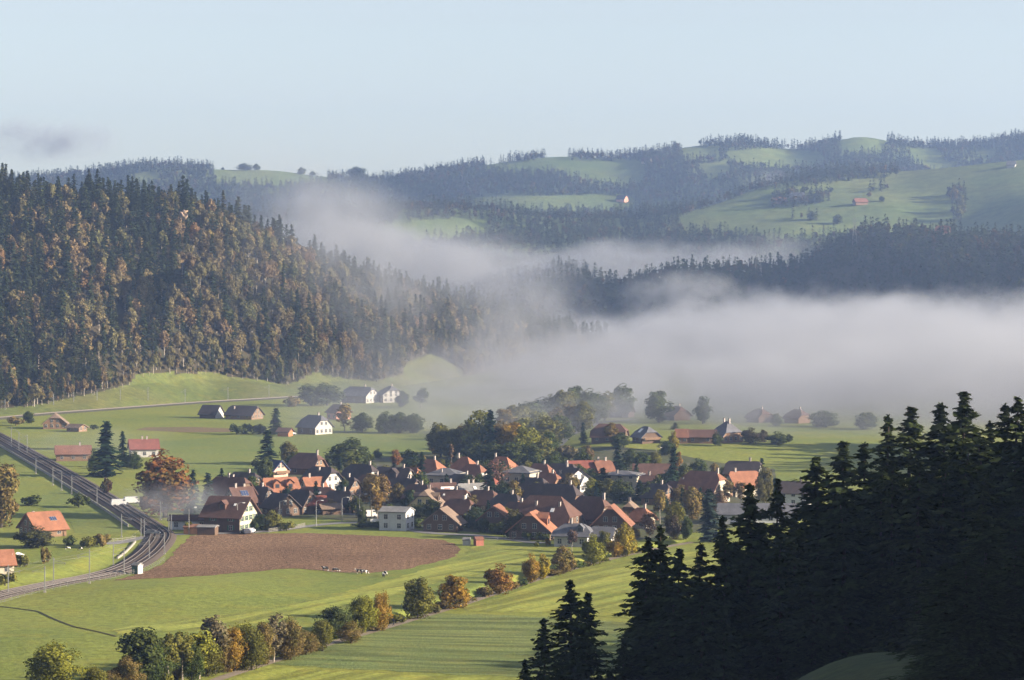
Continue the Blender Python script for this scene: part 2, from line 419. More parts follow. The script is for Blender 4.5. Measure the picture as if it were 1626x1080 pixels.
ROAD = [flat(*p) for p in ((160, 872), (205, 860), (240, 853), (300, 849), (380, 847), (440, 843), (490, 836), (545, 831), (600, 833), (680, 846), (760, 850), (860, 862))]
ribbon('road', smooth_line(ROAD, 4), 4.2, M['asphalt'], 0.10, 2.0)
ribbon('village_road', smooth_line([flat(*p) for p in ((395, 818), (470, 815), (560, 817), (640, 826))], 4), 4.5, M['asphalt'], 0.10, 2.0)
ribbon('terrace_road', smooth_line([flat(*p) for p in ((800, 760), (850, 735), (885, 716), (905, 702), (950, 690), (1010, 684))], 5), 4.5, M['asphalt'], 0.14, 2.0)
ribbon('track_bed', TRACK_S, 7.6, M['ballast'], 0.12, 2.0, 0.25, 1.2)
HILLRAIL = [flat(*p) for p in ((-60, 672), (60, 660), (180, 651), (260, 645), (330, 640), (400, 636), (460, 632.5), (540, 628))]
ribbon('hill_track_bed', smooth_line(HILLRAIL, 5), 2.6, M['ballast_old'], 0.2, 4.0, 0.5, 1.5)
ribbon('field_furrow', [flat(*p) for p in ((0, 967), (60, 975), (120, 1003), (185, 1020))], 0.6, M['forest_floor'], 0.09, 2.0)

# ------------------------------------------------------------------ hills, each a lofted surface
def interp_cols(pxs, cp, cols):
    """smooth interpolation of control columns"""
    cp = np.array(cp, float); cols = np.array(cols, float); out = []
    for j in range(cols.shape[1]):
        out.append(np.interp(pxs, cp, cols[:, j]))
    A = np.stack(out, 1)
    k = np.array([1, 2, 3, 2, 1.]) / 9
    for j in range(A.shape[1]):
        A[:, j] = np.convolve(np.pad(A[:, j], 2, 'edge'), k, 'valid')
    return A

class Hill:
    """surface over (photo column, depth); profile through (depth, height) knots"""
    def __init__(s, name, cp, prof, px0, px1, nx, rows, mat, amp=(3, 60), seed=1, fold=0.0):
        s.px = np.linspace(px0, px1, nx); A = interp_cols(s.px, cp, prof); s.A = A; nk = A.shape[1] // 2
        s.D = A[:, 0::2]; s.Zk = A[:, 1::2]; s.t = np.concatenate([np.linspace(i, i + 1, rows, endpoint=False) for i in range(nk - 1)] + [[nk - 1]])
        i = np.minimum(s.t.astype(int), nk - 2); f = s.t - i
        Dg = s.D[:, i] * (1 - f) + s.D[:, i + 1] * f; Zg_ = s.Zk[:, i] * (1 - f) + s.Zk[:, i + 1] * f
        for _ in range(2):
            Zp = np.pad(Zg_, ((0, 0), (1, 1)), 'edge'); Zg_ = (Zp[:, :-2] + 2 * Zp[:, 1:-1] + Zp[:, 2:]) / 4
        Xg = (s.px[:, None] - CX) / F * Dg
        w = (np.clip(s.t / 1.0, 0, 1) * (1 - fold * S((s.t - 1.9) / 1.0)))[None, :]
        nz = (vnoise(Xg, Dg, 1 / amp[1], seed) - .5) * 2 + (vnoise(Xg, Dg, 2.3 / amp[1], seed + 5) - .5)
        Zg_ = Zg_ + amp[0] * nz * w
        s.X, s.Y, s.Z = Xg, Dg, Zg_
        s.obj = link(name, grid_mesh(name, Xg.T, Dg.T, Zg_.T, mat)); tag(s.obj, kind='structure')
    def sample(s, n, r):
        """random points, even in ground area"""
        dX = np.abs(np.diff(s.X, axis=0))[:, :-1]; dY = np.abs(np.diff(s.Y, axis=1))[:-1]
        area = (dX * dY).ravel(); cum = np.cumsum(area); k = np.searchsorted(cum, r.random(n) * cum[-1])
        k = np.minimum(k, len(area) - 1)
        i, j = np.unravel_index(k, dX.shape); u = r.random(n); v = r.random(n)
        def bl(Q): return (Q[i, j] * (1 - u) + Q[i + 1, j] * u) * (1 - v) + (Q[i, j + 1] * (1 - u) + Q[i + 1, j + 1] * u) * v
        return np.stack([bl(s.X), bl(s.Y), bl(s.Z)], 1), s.t[j] + v * (s.t[np.minimum(j + 1, len(s.t) - 1)] - s.t[j])
    def on(s, px, py):
        """front surface point seen at a photo pixel"""
        i = int(np.argmin(np.abs(s.px - px))); yy = HY - F * (s.Z[i] - H) / s.Y[i]
        for j in range(len(yy) - 1):
            if yy[j] >= py >= yy[j + 1]:
                f = (yy[j] - py) / (yy[j] - yy[j + 1] + 1e-9)
                d = s.Y[i, j] * (1 - f) + s.Y[i, j + 1] * f; z = s.Z[i, j] * (1 - f) + s.Z[i, j + 1] * f
                return Vector(((px - CX) / F * d, d, z))
        j = int(np.argmin(yy)); return Vector(((px - CX) / F * s.Y[i, j], s.Y[i, j], s.Z[i, j]))

def proj(p):
    p = np.asarray(p); return CX + F * p[:, 0] / p[:, 1], HY - F * (p[:, 2] - H) / p[:, 1]

def zy(y, d): return H - (y - HY) * d / F          # height seen at row y at depth d
def inpoly(x, y, poly):
    r = np.zeros(len(x), bool); j = len(poly) - 1
    for i in range(len(poly)):
        xi, yi = poly[i]; xj, yj = poly[j]
        c = ((yi > y) != (yj > y)) & (x < (xj - xi) * (y - yi) / (yj - yi + 1e-12) + xi); r ^= c; j = i
    return r

def col_(fd, rd, ry, frac=(.18, .10), back=350, bz=-5):
    """foot depth, ridge depth, ridge row -> knots foot, low, mid, ridge, behind"""
    rz = zy(ry, rd); w = rd - fd
    return [fd, -0.6, fd + w * frac[0], rz * frac[1] + 1, fd + w * .6, rz * .62, rd, rz, rd + 60, rz - 6, rd + back, bz]

hill_left = Hill('wooded_hillside', [-700, -200, 0, 150, 330, 420, 500, 600, 700, 800, 930, 1010],
    [col_(1330, 1700, 310), col_(1372, 1690, 322), col_(1415, 1700, 332), col_(1450, 1720, 342), col_(1548, 1760, 352), col_(1566, 1800, 392), col_(1590, 1850, 432),
     col_(1650, 1920, 477), col_(1770, 2000, 500), col_(1920, 2080, 527), col_(2130, 2200, 556), col_(2200, 2260, 575)], -700, 1010, 330, 26, M['grass_hill'], (3.2, 45), 2)

hill_spur = Hill('misty_spur', [560, 700, 760, 850, 900, 940, 965, 1000, 1050, 1100, 1200, 1280, 1300, 1345, 1395, 1450, 1500, 1560, 1626, 1900, 2600],
    [col_(2650, 2900, 500), col_(2650, 2900, 478), col_(2650, 2900, 466), col_(2600, 2850, 444), col_(2600, 2850, 428), col_(2580, 2800, 440), col_(2560, 2750, 466), col_(2540, 2740, 453), col_(2520, 2730, 440), col_(2500, 2720, 430), col_(2450, 2720, 426),
     col_(2400, 2720, 424), col_(2380, 2760, 398), col_(2350, 2760, 376), col_(2320, 2720, 366), col_(2280, 2680, 369), col_(2240, 2640, 369), col_(2200, 2600, 376), col_(2160, 2560, 378), col_(2000, 2400, 370), col_(1900, 2300, 360)], 560, 2600, 160, 12, M['forest_floor'], (4, 80), 4)

hill_mid = Hill('middle_hill', [100, 300, 500, 630, 750, 850, 1000, 1070, 1130, 1190, 1255, 1340, 1425, 1500, 1626, 1900, 2800],
    [col_(3000, 3400, 350, (.3, .25)), col_(3000, 3400, 342, (.3, .25)), col_(3000, 3450, 336, (.3, .25)), col_(3000, 3450, 330, (.3, .25)), col_(3000, 3500, 328, (.3, .25)), col_(3000, 3500, 340, (.3, .25)), col_(3000, 3500, 342, (.3, .25)), col_(2980, 3500, 334, (.3, .25)), col_(2960, 3520, 320, (.3, .3)),
     col_(2950, 3560, 300, (.3, .3)), col_(2940, 3600, 288, (.3, .32)), col_(2930, 3640, 276, (.3, .32)), col_(2920, 3640, 272, (.3, .32)), col_(2900, 3600, 267, (.3, .32)), col_(2880, 3560, 256, (.3, .32)), col_(2800, 3500, 240, (.3, .32)), col_(2700, 3400, 230, (.3, .32))],
    100, 2800, 190, 14, M['grass_far'], (17, 210), 6, .65)

RX = [-900, -300, 0, 60, 150, 230, 310, 340, 385, 440, 500, 560, 600, 660, 720, 770, 830, 880, 910, 950, 1000, 1040, 1090, 1140, 1190, 1235, 1270, 1320, 1365, 1410, 1450, 1500, 1560, 1626, 2000, 3200]
RY = [300, 296, 290, 282, 272, 262, 266, 268, 266, 265, 276, 278, 284, 272, 264, 260, 254, 251, 252, 254, 252, 246, 234, 232, 226, 240, 240, 230, 217, 232, 240, 240, 236, 224, 210, 220]
hill_far = Hill('far_ridge', RX, [col_(3950, 4700 + 0.08 * (x - 800), y, (.3, .28)) for x, y in zip(RX, RY)], -900, 3200, 230, 16, M['grass_far'], (26, 300), 9, .7)

# ------------------------------------------------------------------ near slope under the camera with the wood
def zfore(x, y):
    x = np.asarray(x, float); y = np.asarray(y, float)
    z = 82.2 - 0.185 * np.maximum(y, 0) - .03 * np.minimum(y, 0)
    right = 0.27 * np.maximum(x - 2 - 0.01 * y, 0) + 0.06 * np.maximum(x - 60, 0)
    right = np.minimum(right, 34 + .08 * x)
    z = z + right * S((y - 40) / 120) - 0.05 * np.maximum(-x, 0) * S((y + 20) / 60)
    z = z + 6.0 * np.exp(-(((x - 34) / 13) ** 2 + ((y - 292) / 34) ** 2))
    z = z - 0.10 * np.maximum(y - 300, 0) * S((70 - x) / 60)
    z = z + 1.0 * (vnoise(x, y, 1 / 18., 5) - .5) * S((y - 60) / 60)
    return np.maximum(z, -1.2)
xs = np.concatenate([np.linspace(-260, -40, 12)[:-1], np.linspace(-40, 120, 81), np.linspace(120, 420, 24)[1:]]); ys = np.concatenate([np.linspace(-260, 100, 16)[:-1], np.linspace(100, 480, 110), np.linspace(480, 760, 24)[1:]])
XX, YY = np.meshgrid(xs, ys); fore = link('near_slope', grid_mesh('near_slope', XX, YY, zfore(XX, YY), M['grass_rough'])); tag(fore, kind='structure')  # grass_rough is the grass darkened for shade

# ------------------------------------------------------------------ tree meshes
def quad_cloud(C, U, V):
    """quads with centre C and half axes U, V"""
    n = len(C); P = np.stack([C - U - V, C + U - V, C + U + V, C - U + V], 1).reshape(-1, 3)
    return P, np.arange(4 * n).reshape(-1, 4)

def nrm(a): return a / (np.linalg.norm(a, axis=-1, keepdims=True) + 1e-9)

def spruce_crown(h, rad, seed, whorls, nb, sprays, size, base=0.08, droop=.35, ragged=.3, power=.8, jit=2.5):
    r = np.random.default_rng(seed); C = []; U = []; V = []
    for i in range(whorls):
        t = (i + r.random() * .6) / whorls
        rr = rad * (1 - t) ** power * (1 + ragged * (r.random() - .5)) + rad * .04
        rr *= min(1.0, (1 - t) * 6.0 + .12); k = max(3, int(round(nb * (1 - .3 * t))))
        for b in range(k):
            tb = min(.995, max(0, t + (r.random() - .5) * jit / whorls)); z = h * (base + (1 - base) * tb)
            a = r.random() * 6.283; L = rr * (.5 + .7 * r.random())
            d = np.array([math.cos(a), math.sin(a), 0]); sd = np.array([-d[1], d[0], 0])
            m = max(1, int(round(sprays * (.35 + .65 * L / rad))))
            for q in range(m):
                f = .18 + .82 * (q + r.random()) / m
                up = -droop * (1.15 - 1.5 * tb) * f * f * L + .12 * L * max(0, f - .7)
                c = d * L * f + np.array([0, 0, z + up]) + sd * (r.random() - .5) * L * .55 * (1 - .5 * f)
                w = size * (.6 + .7 * r.random())
                dd = nrm(d + sd * (r.random() - .5) * 1.6 + np.array([0, 0, .15 - .8 * r.random()]))
                ss = nrm(np.cross(dd, np.array([r.random() - .5, r.random() - .5, 1.2])))
                C.append(c); U.append(dd * w); V.append(ss * w * .42)
    for q in range(whorls // 3):                                # pointed leader
        f = r.random(); a = r.random() * 6.283; rr = rad * .07 * (1 - f); d = np.array([math.cos(a), math.sin(a), .9]); ss = np.array([-d[1], d[0], 0.])
        C.append(np.array([d[0] * rr, d[1] * rr, h * (.95 + .055 * f)])); U.append(nrm(d) * size * .7); V.append(ss * size * .25)
    C = np.array(C); U = np.array(U); V = np.array(V)
    return quad_cloud(C, U, V)

def broad_crown(h, rad, seed, clumps, leaves, size, base=.15, shape=1.0, gap=.0):
    r = np.random.default_rng(seed); C = []; U = []; V = []; cz = h * (base + (1 - base) / 2); rz = h * (1 - base) / 2
    cc = []
    while len(cc) < clumps:
        p = r.normal(size=3); p = p / np.linalg.norm(p) * (r.random() ** .45)
        w = 1 - .25 * shape * max(0, p[2])
        q = np.array([p[0] * rad * .8 * w, p[1] * rad * .8 * w, cz + p[2] * rz * .82]); cc.append(q)
    cc = np.array(cc); per = leaves // clumps
    for q in cc:
        cr = rad * (.24 + .2 * r.random())
        n = nrm(r.normal(size=(per, 3))); p = q + n * cr * (.55 + .5 * r.random((per, 1)))
        outw = nrm(p - np.array([0, 0, cz])); nn = nrm(n * .55 + outw * .6 + r.normal(size=(per, 3)) * .45)
        a = nrm(np.cross(nn, r.normal(size=(per, 3)))); b = np.cross(nn, a); s_ = size * (.6 + .8 * r.random((per, 1)))
        C.append(p); U.append(a * s_); V.append(b * s_ * .75)
    P, Fq = quad_cloud(np.concatenate(C), np.concatenate(U), np.concatenate(V)); return P, Fq, cc

def trunk_mb(h, r0, limbs=(), seed=0, n=7):
    r = random.Random(seed); mb = MB(); pts = [(0, 0, -.5)]; k = 5
    for i in range(1, k + 1): pts.append(((r.random() - .5) * .03 * h, (r.random() - .5) * .03 * h, h * i / k))
    for i in range(k): mb.tube(pts[i], pts[i + 1], r0 * (1 - .85 * i / k) * (1.25 if i == 0 else 1), r0 * (1 - .85 * (i + 1) / k), n, 0, False)
    for q in limbs:
        z = h * (.3 + .45 * r.random()); z = min(z, q[2] * .85); j = min(k - 1, int(z / h * k))
        a = Vector(pts[j]).lerp(Vector(pts[j + 1]), z / h * k - j); b = Vector(q); mid = a.lerp(b, .5) + Vector((0, 0, .06 * h))
        mb.tube(a, mid, r0 * .42, r0 * .26, 5, 0, False); mb.tube(mid, b, r0 * .26, r0 * .06, 5, 0, False)
    return mb

PROTO = {}
def proto_spruce(key, h, rad, n, lvl, mat, **kw):
    L = {'hi': (58, 9, 24, .40), 'mid': (25, 8, 5, .85), 'low': (11, 6, 2, 1.7)}[lvl]; res = []
    for i in range(n):
        P, Fq = spruce_crown(h, rad, 100 + i * 7 + len(key), *L, **kw)
        crown = mesh_np(key + '_crown', P, Fq, [mat]); tb = trunk_mb(h * .97, h * .013 + .08, (), i, 6)
        res.append((crown, tb.mesh(key + '_trunk', [M['bark']])))
    PROTO[key] = res
def proto_broad(key, h, rad, n, clumps, leaves, size, mat, base=.15, shape=1.0, bark='bark', limbs=7):
    res = []
    for i in range(n):
        P, Fq, cc = broad_crown(h, rad, 300 + i * 11 + len(key), clumps, leaves, size, base, shape)
        crown = mesh_np(key + '_crown', P, Fq, [mat]); tb = trunk_mb(h * .8, (h * .018 + .06) * (.5 if key == 'birch' else 1), cc[:limbs], i, 6)
        res.append((crown, tb.mesh(key + '_trunk', [M[bark]])))
    PROTO[key] = res
proto_spruce('near_spruce', 28, 5.6, 4, 'hi', M['spruce_c'], base=.06, droop=.42, ragged=.8, power=.62, jit=4)
proto_spruce('garden_spruce', 14, 2.9, 3, 'mid', M['spruce_c'], base=.04, droop=.25)
proto_broad('round_tree', 9, 3.3, 5, 46, 4200, .17, M['leaf'], -.10)
proto_broad('fine_tree', 9, 3.3, 3, 64, 9500, .105, M['leaf'], -.06)
proto_broad('tall_tree', 14, 4.0, 4, 52, 4600, .23, M['leaf'], -.02)
proto_broad('birch', 12, 2.4, 3, 34, 2000, .17, M['leaf_plain'], .16, 1.0, 'bark_pale', 9)
proto_broad('bare_tree', 10, 3.6, 2, 40, 520, .14, M['leaf_plain'], .15, 1.0, 'bark', 30)
proto_broad('shrub', 3, 2.0, 4, 18, 900, .17, M['leaf'], .0, .6, 'bark', 4)
proto_broad('poplar', 11, 1.1, 1, 24, 500, .24, M['leaf_plain'], .06, .3)

def joined(key):
    """crown and trunk in one mesh, for trees too small to show parts"""
    out = []
    for crown, trunk in PROTO[key]:
        vs = [v.co[:] for v in crown.vertices]; n = len(vs); fs = [tuple(p.vertices) for p in crown.polygons]; mi = [0] * len(fs)
        vs += [v.co[:] for v in trunk.vertices]; t = [tuple(q + n for q in p.vertices) for p in trunk.polygons]
        out.append(mesh_np(key, vs, fs + t, [crown.materials[0], trunk.materials[0]], mi + [1] * len(t)))
    return out
proto_spruce('hill_spruce', 24, 3.6, 5, 'mid', M['spruce'], base=.12, droop=.4, ragged=.6, power=.65)
proto_broad('hill_broad', 18, 5.0, 6, 30, 1000, .46, M['broad'], .28, 1.0, 'bark_pale', 9)
proto_spruce('far_spruce', 21, 5.6, 4, 'low', M['spruce'], base=.05, ragged=.5, power=.7)
proto_broad('far_broad', 18, 5.0, 3, 14, 130, 1.2, M['broad_far'], .12, 1.0, 'bark', 3)
HS = joined('hill_spruce'); HB = joined('hill_broad'); FS = joined('far_spruce'); FB = joined('far_broad')

# prototypes live in a collection that is not part of the scene; geometry nodes instance them
def proto_collection(name, meshes):
    c = bpy.data.collections.new(name)
    for i, me in enumerate(meshes):
        o = bpy.data.objects.new('%s_%02d' % (name, i), me); c.objects.link(o)
    return c
PC_HILL = proto_collection('hill_tree', HS + HB); NHS, NHB = len(HS), len(HB)
PC_FAR = proto_collection('wood_tree', FS + FB); NFS, NFB = len(FS), len(FB)

def scatter(name, pts, idx, scl, rot, coll, label):
    me = bpy.data.meshes.new(name); me.vertices.add(len(pts)); me.vertices.foreach_set('co', np.asarray(pts, np.float32).ravel())
    for nm, typ, arr in (('idx', 'INT', idx), ('scl', 'FLOAT', scl), ('rot', 'FLOAT', rot)):
        a = me.attributes.new(nm, typ, 'POINT'); a.data.foreach_set('value', np.asarray(arr, np.int32 if typ == 'INT' else np.float32))
    me.update(); o = link(name, me); tag(o, label, 'forest', kind='stuff')
    ng = bpy.data.node_groups.new(name, 'GeometryNodeTree')
    ng.interface.new_socket('Geometry', in_out='INPUT', socket_type='NodeSocketGeometry'); ng.interface.new_socket('Geometry', in_out='OUTPUT', socket_type='NodeSocketGeometry')
    gi = ng.nodes.new('NodeGroupInput'); go = ng.nodes.new('NodeGroupOutput'); ip = ng.nodes.new('GeometryNodeInstanceOnPoints')
    ci = ng.nodes.new('GeometryNodeCollectionInfo'); ci.inputs[0].default_value = coll; ci.inputs[1].default_value = True; ci.inputs[2].default_value = True
    def attr(nm, typ):
        n = ng.nodes.new('GeometryNodeInputNamedAttribute'); n.data_type = typ; n.inputs[0].default_value = nm; return n.outputs[0]
    cx = ng.nodes.new('ShaderNodeCombineXYZ'); ng.links.new(attr('rot', 'FLOAT'), cx.inputs[2])
    ip.inputs['Pick Instance'].default_value = True
    ng.links.new(gi.outputs[0], ip.inputs['Points']); ng.links.new(ci.outputs[0], ip.inputs['Instance']); ng.links.new(attr('idx', 'INT'), ip.inputs['Instance Index'])
    ng.links.new(cx.outputs[0], ip.inputs['Rotation']); ng.links.new(attr('scl', 'FLOAT'), ip.inputs['Scale']); ng.links.new(ip.outputs[0], go.inputs[0])
    md = o.modifiers.new('trees', 'NODES'); md.node_group = ng; return o

def thin(pts, dist):
    """drop points closer than dist (grid hash)"""
    seen = {}; keep = []
    for i, (x, y) in enumerate(pts[:, :2]):
        k = (int(x // dist), int(y // dist)); ok = True
        for a in (-1, 0, 1):
            for b in (-1, 0, 1):
                for j in seen.get((k[0] + a, k[1] + b), ()):
                    if (pts[j, 0] - x) ** 2 + (pts[j, 1] - y) ** 2 < dist * dist: ok = False; break
                if not ok: break
            if not ok: break
        if ok: seen.setdefault(k, []).append(i); keep.append(i)
    return np.array(keep, int)

# ------------------------------------------------------------------ forest on the left hillside
EDGE_X, EDGE_Y = [-700, 0, 60, 110, 170, 205, 215, 260, 330, 400, 455, 480, 500, 545, 600, 640, 665, 700, 730, 780, 1010], [668, 650, 645, 634, 622, 612, 598, 594, 594, 603, 612, 604, 594, 602, 607, 596, 586, 576, 600, 640, 640]
me = hill_left.obj.data; me.materials.append(M['forest_floor'])
cc_ = np.zeros(len(me.polygons) * 3); me.polygons.foreach_get('center', cc_); cc_ = cc_.reshape(-1, 3); fx, fy = proj(cc_)
me.polygons.foreach_set('material_index', ((fy < np.interp(fx, EDGE_X, EDGE_Y) - 2) & ~inpoly(fx, fy, [(640, 578), (690, 560), (735, 590), (735, 606), (640, 604)])).astype(np.int32))
r5 = np.random.default_rng(55)
pts, tt = hill_left.sample(20000, r5); px_, py_ = proj(pts)
edge = np.interp(px_, [-700, 0, 60, 110, 170, 205, 215, 260, 330, 400, 455, 480, 500, 545, 600, 640, 665, 700, 730, 780, 1010], [668, 650, 645, 634, 622, 612, 598, 594, 594, 603, 612, 604, 594, 602, 607, 596, 586, 576, 600, 640, 640])
ok = (py_ < edge) & (tt < 4.35) & (px_ > -420) & (px_ < 965)
ok &= ~inpoly(px_, py_, [(640, 578), (690, 560), (735, 590), (735, 606), (640, 604)])
pts, tt = pts[ok], tt[ok]; k = thin(pts, 3.7); pts, tt = pts[k], tt[k]; px_, py_ = proj(pts)
nz = vnoise(pts[:, 0], pts[:, 1], 1 / 38., 8) * .7 + vnoise(pts[:, 0], pts[:, 1], 1 / 13., 3) * .3
pc = .27 + .9 * (nz - .5) + .32 * S((210 - px_) / 200) + .25 * S((tt - 2.7) / .4) - .12 * S((px_ - 250) / 120) * S((520 - py_) / 60) + .12 * S((py_ - 470) / 60)
is_con = r5.random(len(pts)) < pc
low = S((edge_ := np.interp(px_, [-700, 0, 200, 330, 480, 600, 700, 780], [660, 650, 600, 594, 604, 607, 576, 640])) * 0 + (35 - (edge_ - py_)) / 35)
scl = np.where(is_con, .62 + .5 * r5.random(len(pts)), .52 + .48 * r5.random(len(pts))) * (1 - .35 * low)
idx = np.where(is_con, r5.integers(0, NHS, len(pts)), NHS + r5.integers(0, NHB, len(pts))); rot = r5.random(len(pts)) * 6.28
infr = (px_ > 0) & (px_ < 940) & (tt < 3.1)
order = np.lexsort((pts[:, 1],))
single = np.zeros(len(pts), bool); nc = nb_ = 0
for i in order:
    if not infr[i]: continue
    if is_con[i] and nc < 165: single[i] = True; nc += 1
    elif not is_con[i] and nb_ < 165: single[i] = True; nb_ += 1
allm = HS + HB
for i in np.nonzero(single)[0]:
    o = link('spruce_tree' if is_con[i] else 'broadleaf_tree', allm[idx[i]]); o.location = pts[i]; o.rotation_euler = (0, 0, rot[i]); o.scale = (scl[i],) * 3
    if is_con[i]: tag(o, 'dark spruce in the mixed forest on the steep left hillside', 'tree', 'spruces low on the left hillside')
    else: tag(o, 'autumn broadleaf tree in the mixed forest on the steep left hillside', 'tree', 'broadleaf trees low on the left hillside')
q = ~single
# thicket of young growth along the forest edge
tp_, _t = hill_left.sample(60000, r5); tx, ty = proj(tp_); te = np.interp(tx, EDGE_X, EDGE_Y)
tk = (ty < te + 1) & (ty > te - 22) & (tx > -60) & (tx < 760) & ~inpoly(tx, ty, [(640, 578), (690, 560), (735, 590), (735, 606), (640, 604)]); tp_ = tp_[tk]; tp_ = tp_[thin(tp_, 2.4)]
n_ = len(tp_); scatter('forest_edge_thicket', tp_, np.where(r5.random(n_) < .15, 0, NHS + r5.integers(0, NHB, n_)), .16 + .22 * r5.random(n_), r5.random(n_) * 6.28, PC_HILL, 'low thicket along the lower edge of the left hillside forest')
scatter('hillside_forest', pts[q], idx[q], scl[q], rot[q], PC_HILL, 'mixed autumn forest covering the upper part of the left hillside')

# ------------------------------------------------------------------ far forests
def wood(name, hill, n, dist, forest, clear, label, con=.75, seed=1, tmax=4.2, pxr=(-100, 1750), hs=(.5, .85)):
    r = np.random.default_rng(seed); p, t = hill.sample(n, r); x, y = proj(p); ok = (t < tmax) & (t > .25) & (x > pxr[0]) & (x < pxr[1])
    f = np.zeros(len(p), bool)
    for g in forest: f |= inpoly(x, y, g)
    for g in clear: f &= ~(inpoly(x, y, g) | inpoly(x, y - 9, g))
    p = p[ok & f]; p = p[thin(p, dist)]
    c = r.random(len(p)) < con + .5 * (vnoise(p[:, 0], p[:, 1], 1 / 70., seed) - .5)
    idx = np.where(c, r.integers(0, NFS, len(p)), NFS + r.integers(0, NFB, len(p)))
    return scatter(name, p, idx, (hs[0] + (hs[1] - hs[0]) * r.random(len(p))) * np.where(c, 1, .85), r.random(len(p)) * 6.28, PC_FAR, label)

wood('far_forest', hill_far, 120000, 4.4,
     [[(-200, 200), (1800, 200), (1800, 480), (-200, 480)]],
     [[(335, 250), (520, 250), (520, 281), (440, 288), (345, 284)], [(766, 260), (830, 258), (862, 257), (868, 244), (905, 246), (898, 268), (835, 268), (772, 267)], [(880, 244), (912, 256), (1025, 256), (1022, 284), (985, 288), (935, 282), (895, 272)],
      [(1075, 236), (1100, 231), (1140, 236), (1142, 247), (1090, 246)], [(1155, 240), (1250, 237), (1300, 243), (1312, 256), (1255, 262), (1180, 257), (1150, 250)], [(1105, 262), (1150, 258), (1160, 270), (1125, 282)],
      [(1330, 228), (1358, 205), (1385, 214), (1412, 228), (1400, 236), (1340, 238)], [(1440, 238), (1485, 236), (1498, 256), (1530, 270), (1480, 268)], [(1525, 243), (1570, 238), (1600, 244), (1560, 250)],
      [(735, 317), (800, 309), (895, 312), (960, 308), (1012, 318), (1005, 330), (900, 328), (780, 329)], [(205, 277), (250, 273), (255, 283), (220, 288)]],
     'blue hazy spruce forest along the far ridge under the sky', .62, 11, 4.25)
wood('middle_forest', hill_mid, 40000, 5.2,
     [[(100, 280), (640, 300), (760, 320), (1075, 330), (1190, 290), (1255, 270), (1425, 262), (1428, 280), (1260, 299), (1200, 303), (1110, 335), (1075, 350), (1090, 375), (1200, 372), (1290, 375), (1700, 380), (1700, 480), (100, 480)], [(1222, 316), (1262, 306), (1320, 308), (1318, 320), (1270, 330), (1225, 330)], [(1500, 312), (1530, 300), (1538, 325), (1528, 352), (1505, 352), (1512, 325)], [(1380, 300), (1410, 297), (1412, 304), (1382, 306)], [(1150, 352), (1250, 346), (1310, 350), (1250, 356)]],
     [[(615, 356), (700, 349), (775, 351), (770, 368), (660, 378), (600, 372)], [(1100, 345), (1200, 340), (1300, 352), (1285, 376), (1180, 372)], [(470, 318), (530, 314), (520, 330), (470, 335)]],
     'dark blue forest belts on the middle hills behind the fog', .65, 12, 4.1)
wood('spur_forest', hill_spur, 18000, 5.2, [[(500, 340), (1800, 330), (1800, 600), (500, 600)]], [[(1310, 430), (1370, 424), (1340, 450)]], 'shaded blue forest on the spur above the valley fog at right', .68, 13, 4.3)

# ------------------------------------------------------------------ houses
def roof_mesh(L, W, he, hr, q, ov, og):
    """gable, half-hip or hip roof as a thick shell; q is how much of the gable the hip cuts"""
    h = W / 2; pitch = (hr - he) / h; ye = h + ov; ze = he - ov * pitch; xe = L / 2 + og
    zc = he + (hr - he) * (1 - q); yc = max(h * q, 0.0); xr = xe - yc * .9
    if q >= .98: zc = ze; yc = ye; xr = max(xe - ye * .95, .1)
    bm = bmesh.new(); V = lambda *p: bm.verts.new(p)
    rid = [V(-xr, 0, hr), V(xr, 0, hr)]
    if yc < .05:
        for s in (-1, 1):
            a, b = V(-xe, s * ye, ze), V(xe, s * ye, ze); bm.faces.new((a, b, rid[1], rid[0]))
    else:
        cut = {}
        for e in (-1, 1):
            for s in (-1, 1): cut[e, s] = V(e * xe, s * yc, zc)
        for s in (-1, 1):
            if q >= .98: bm.faces.new((cut[-1, s], cut[1, s], rid[1], rid[0]))
            else:
                a, b = V(-xe, s * ye, ze), V(xe, s * ye, ze); bm.faces.new((a, b, cut[1, s], rid[1], rid[0], cut[-1, s]))
        bm.faces.new((cut[1, -1], cut[1, 1], rid[1])); bm.faces.new((cut[-1, -1], cut[-1, 1], rid[0]))
    bmesh.ops.recalc_face_normals(bm, faces=bm.faces[:])
    for f in bm.faces:
        if f.normal.z < 0: f.normal_flip()
    bmesh.ops.solidify(bm, geom=bm.faces[:], thickness=.28)
    me = bpy.data.meshes.new('roof'); bm.to_mesh(me); bm.free(); me.materials.append(M['roof']); return me

M['frame'] = plain('window frame', (.42, .39, .34), 0.7, 0.1)
def win_mesh(w, h, shut):
    mb = MB(); mb.box((0, .03, 0), (w + .16, .10, h + .16), 0); mb.box((0, -.035, 0), (w, .04, h), 1)
    mb.box((0, -.06, 0), (.07, .03, h), 0); mb.box((0, -.06, h * .12), (w, .03, .06), 0)
    if shut:
        for s in (-1, 1): mb.box((s * (w * .75 + .14), .02, 0), (w * .5, .09, h + .1), 2)
    return mb.mesh('window', [M['frame'], M['glass'], M['green_paint']])
WIN = {(0): win_mesh(1.1, 1.35, False), 1: win_mesh(1.0, 1.35, True), 2: win_mesh(1.6, 1.3, False)}
HOUSES = []
WHITE = (.37, .355, .33); CREAM = (.36, .315, .24); GREYW = (.50, .50, .50); TIMB = (.10, .065, .045); TIMB2 = (.17, .105, .065); YEL = (.62, .50, .25)
OR = (.225, .10, .059); OR2 = (.165, .077, .05); BR = (.09, .05, .039); DK = (.05, .039, .038); RD = (.17, .058, .042); GRY = (.17, .165, .16); SLT = (.10, .10, .11); GB = (.16, .115, .085); BLU = (.035, .045, .09)

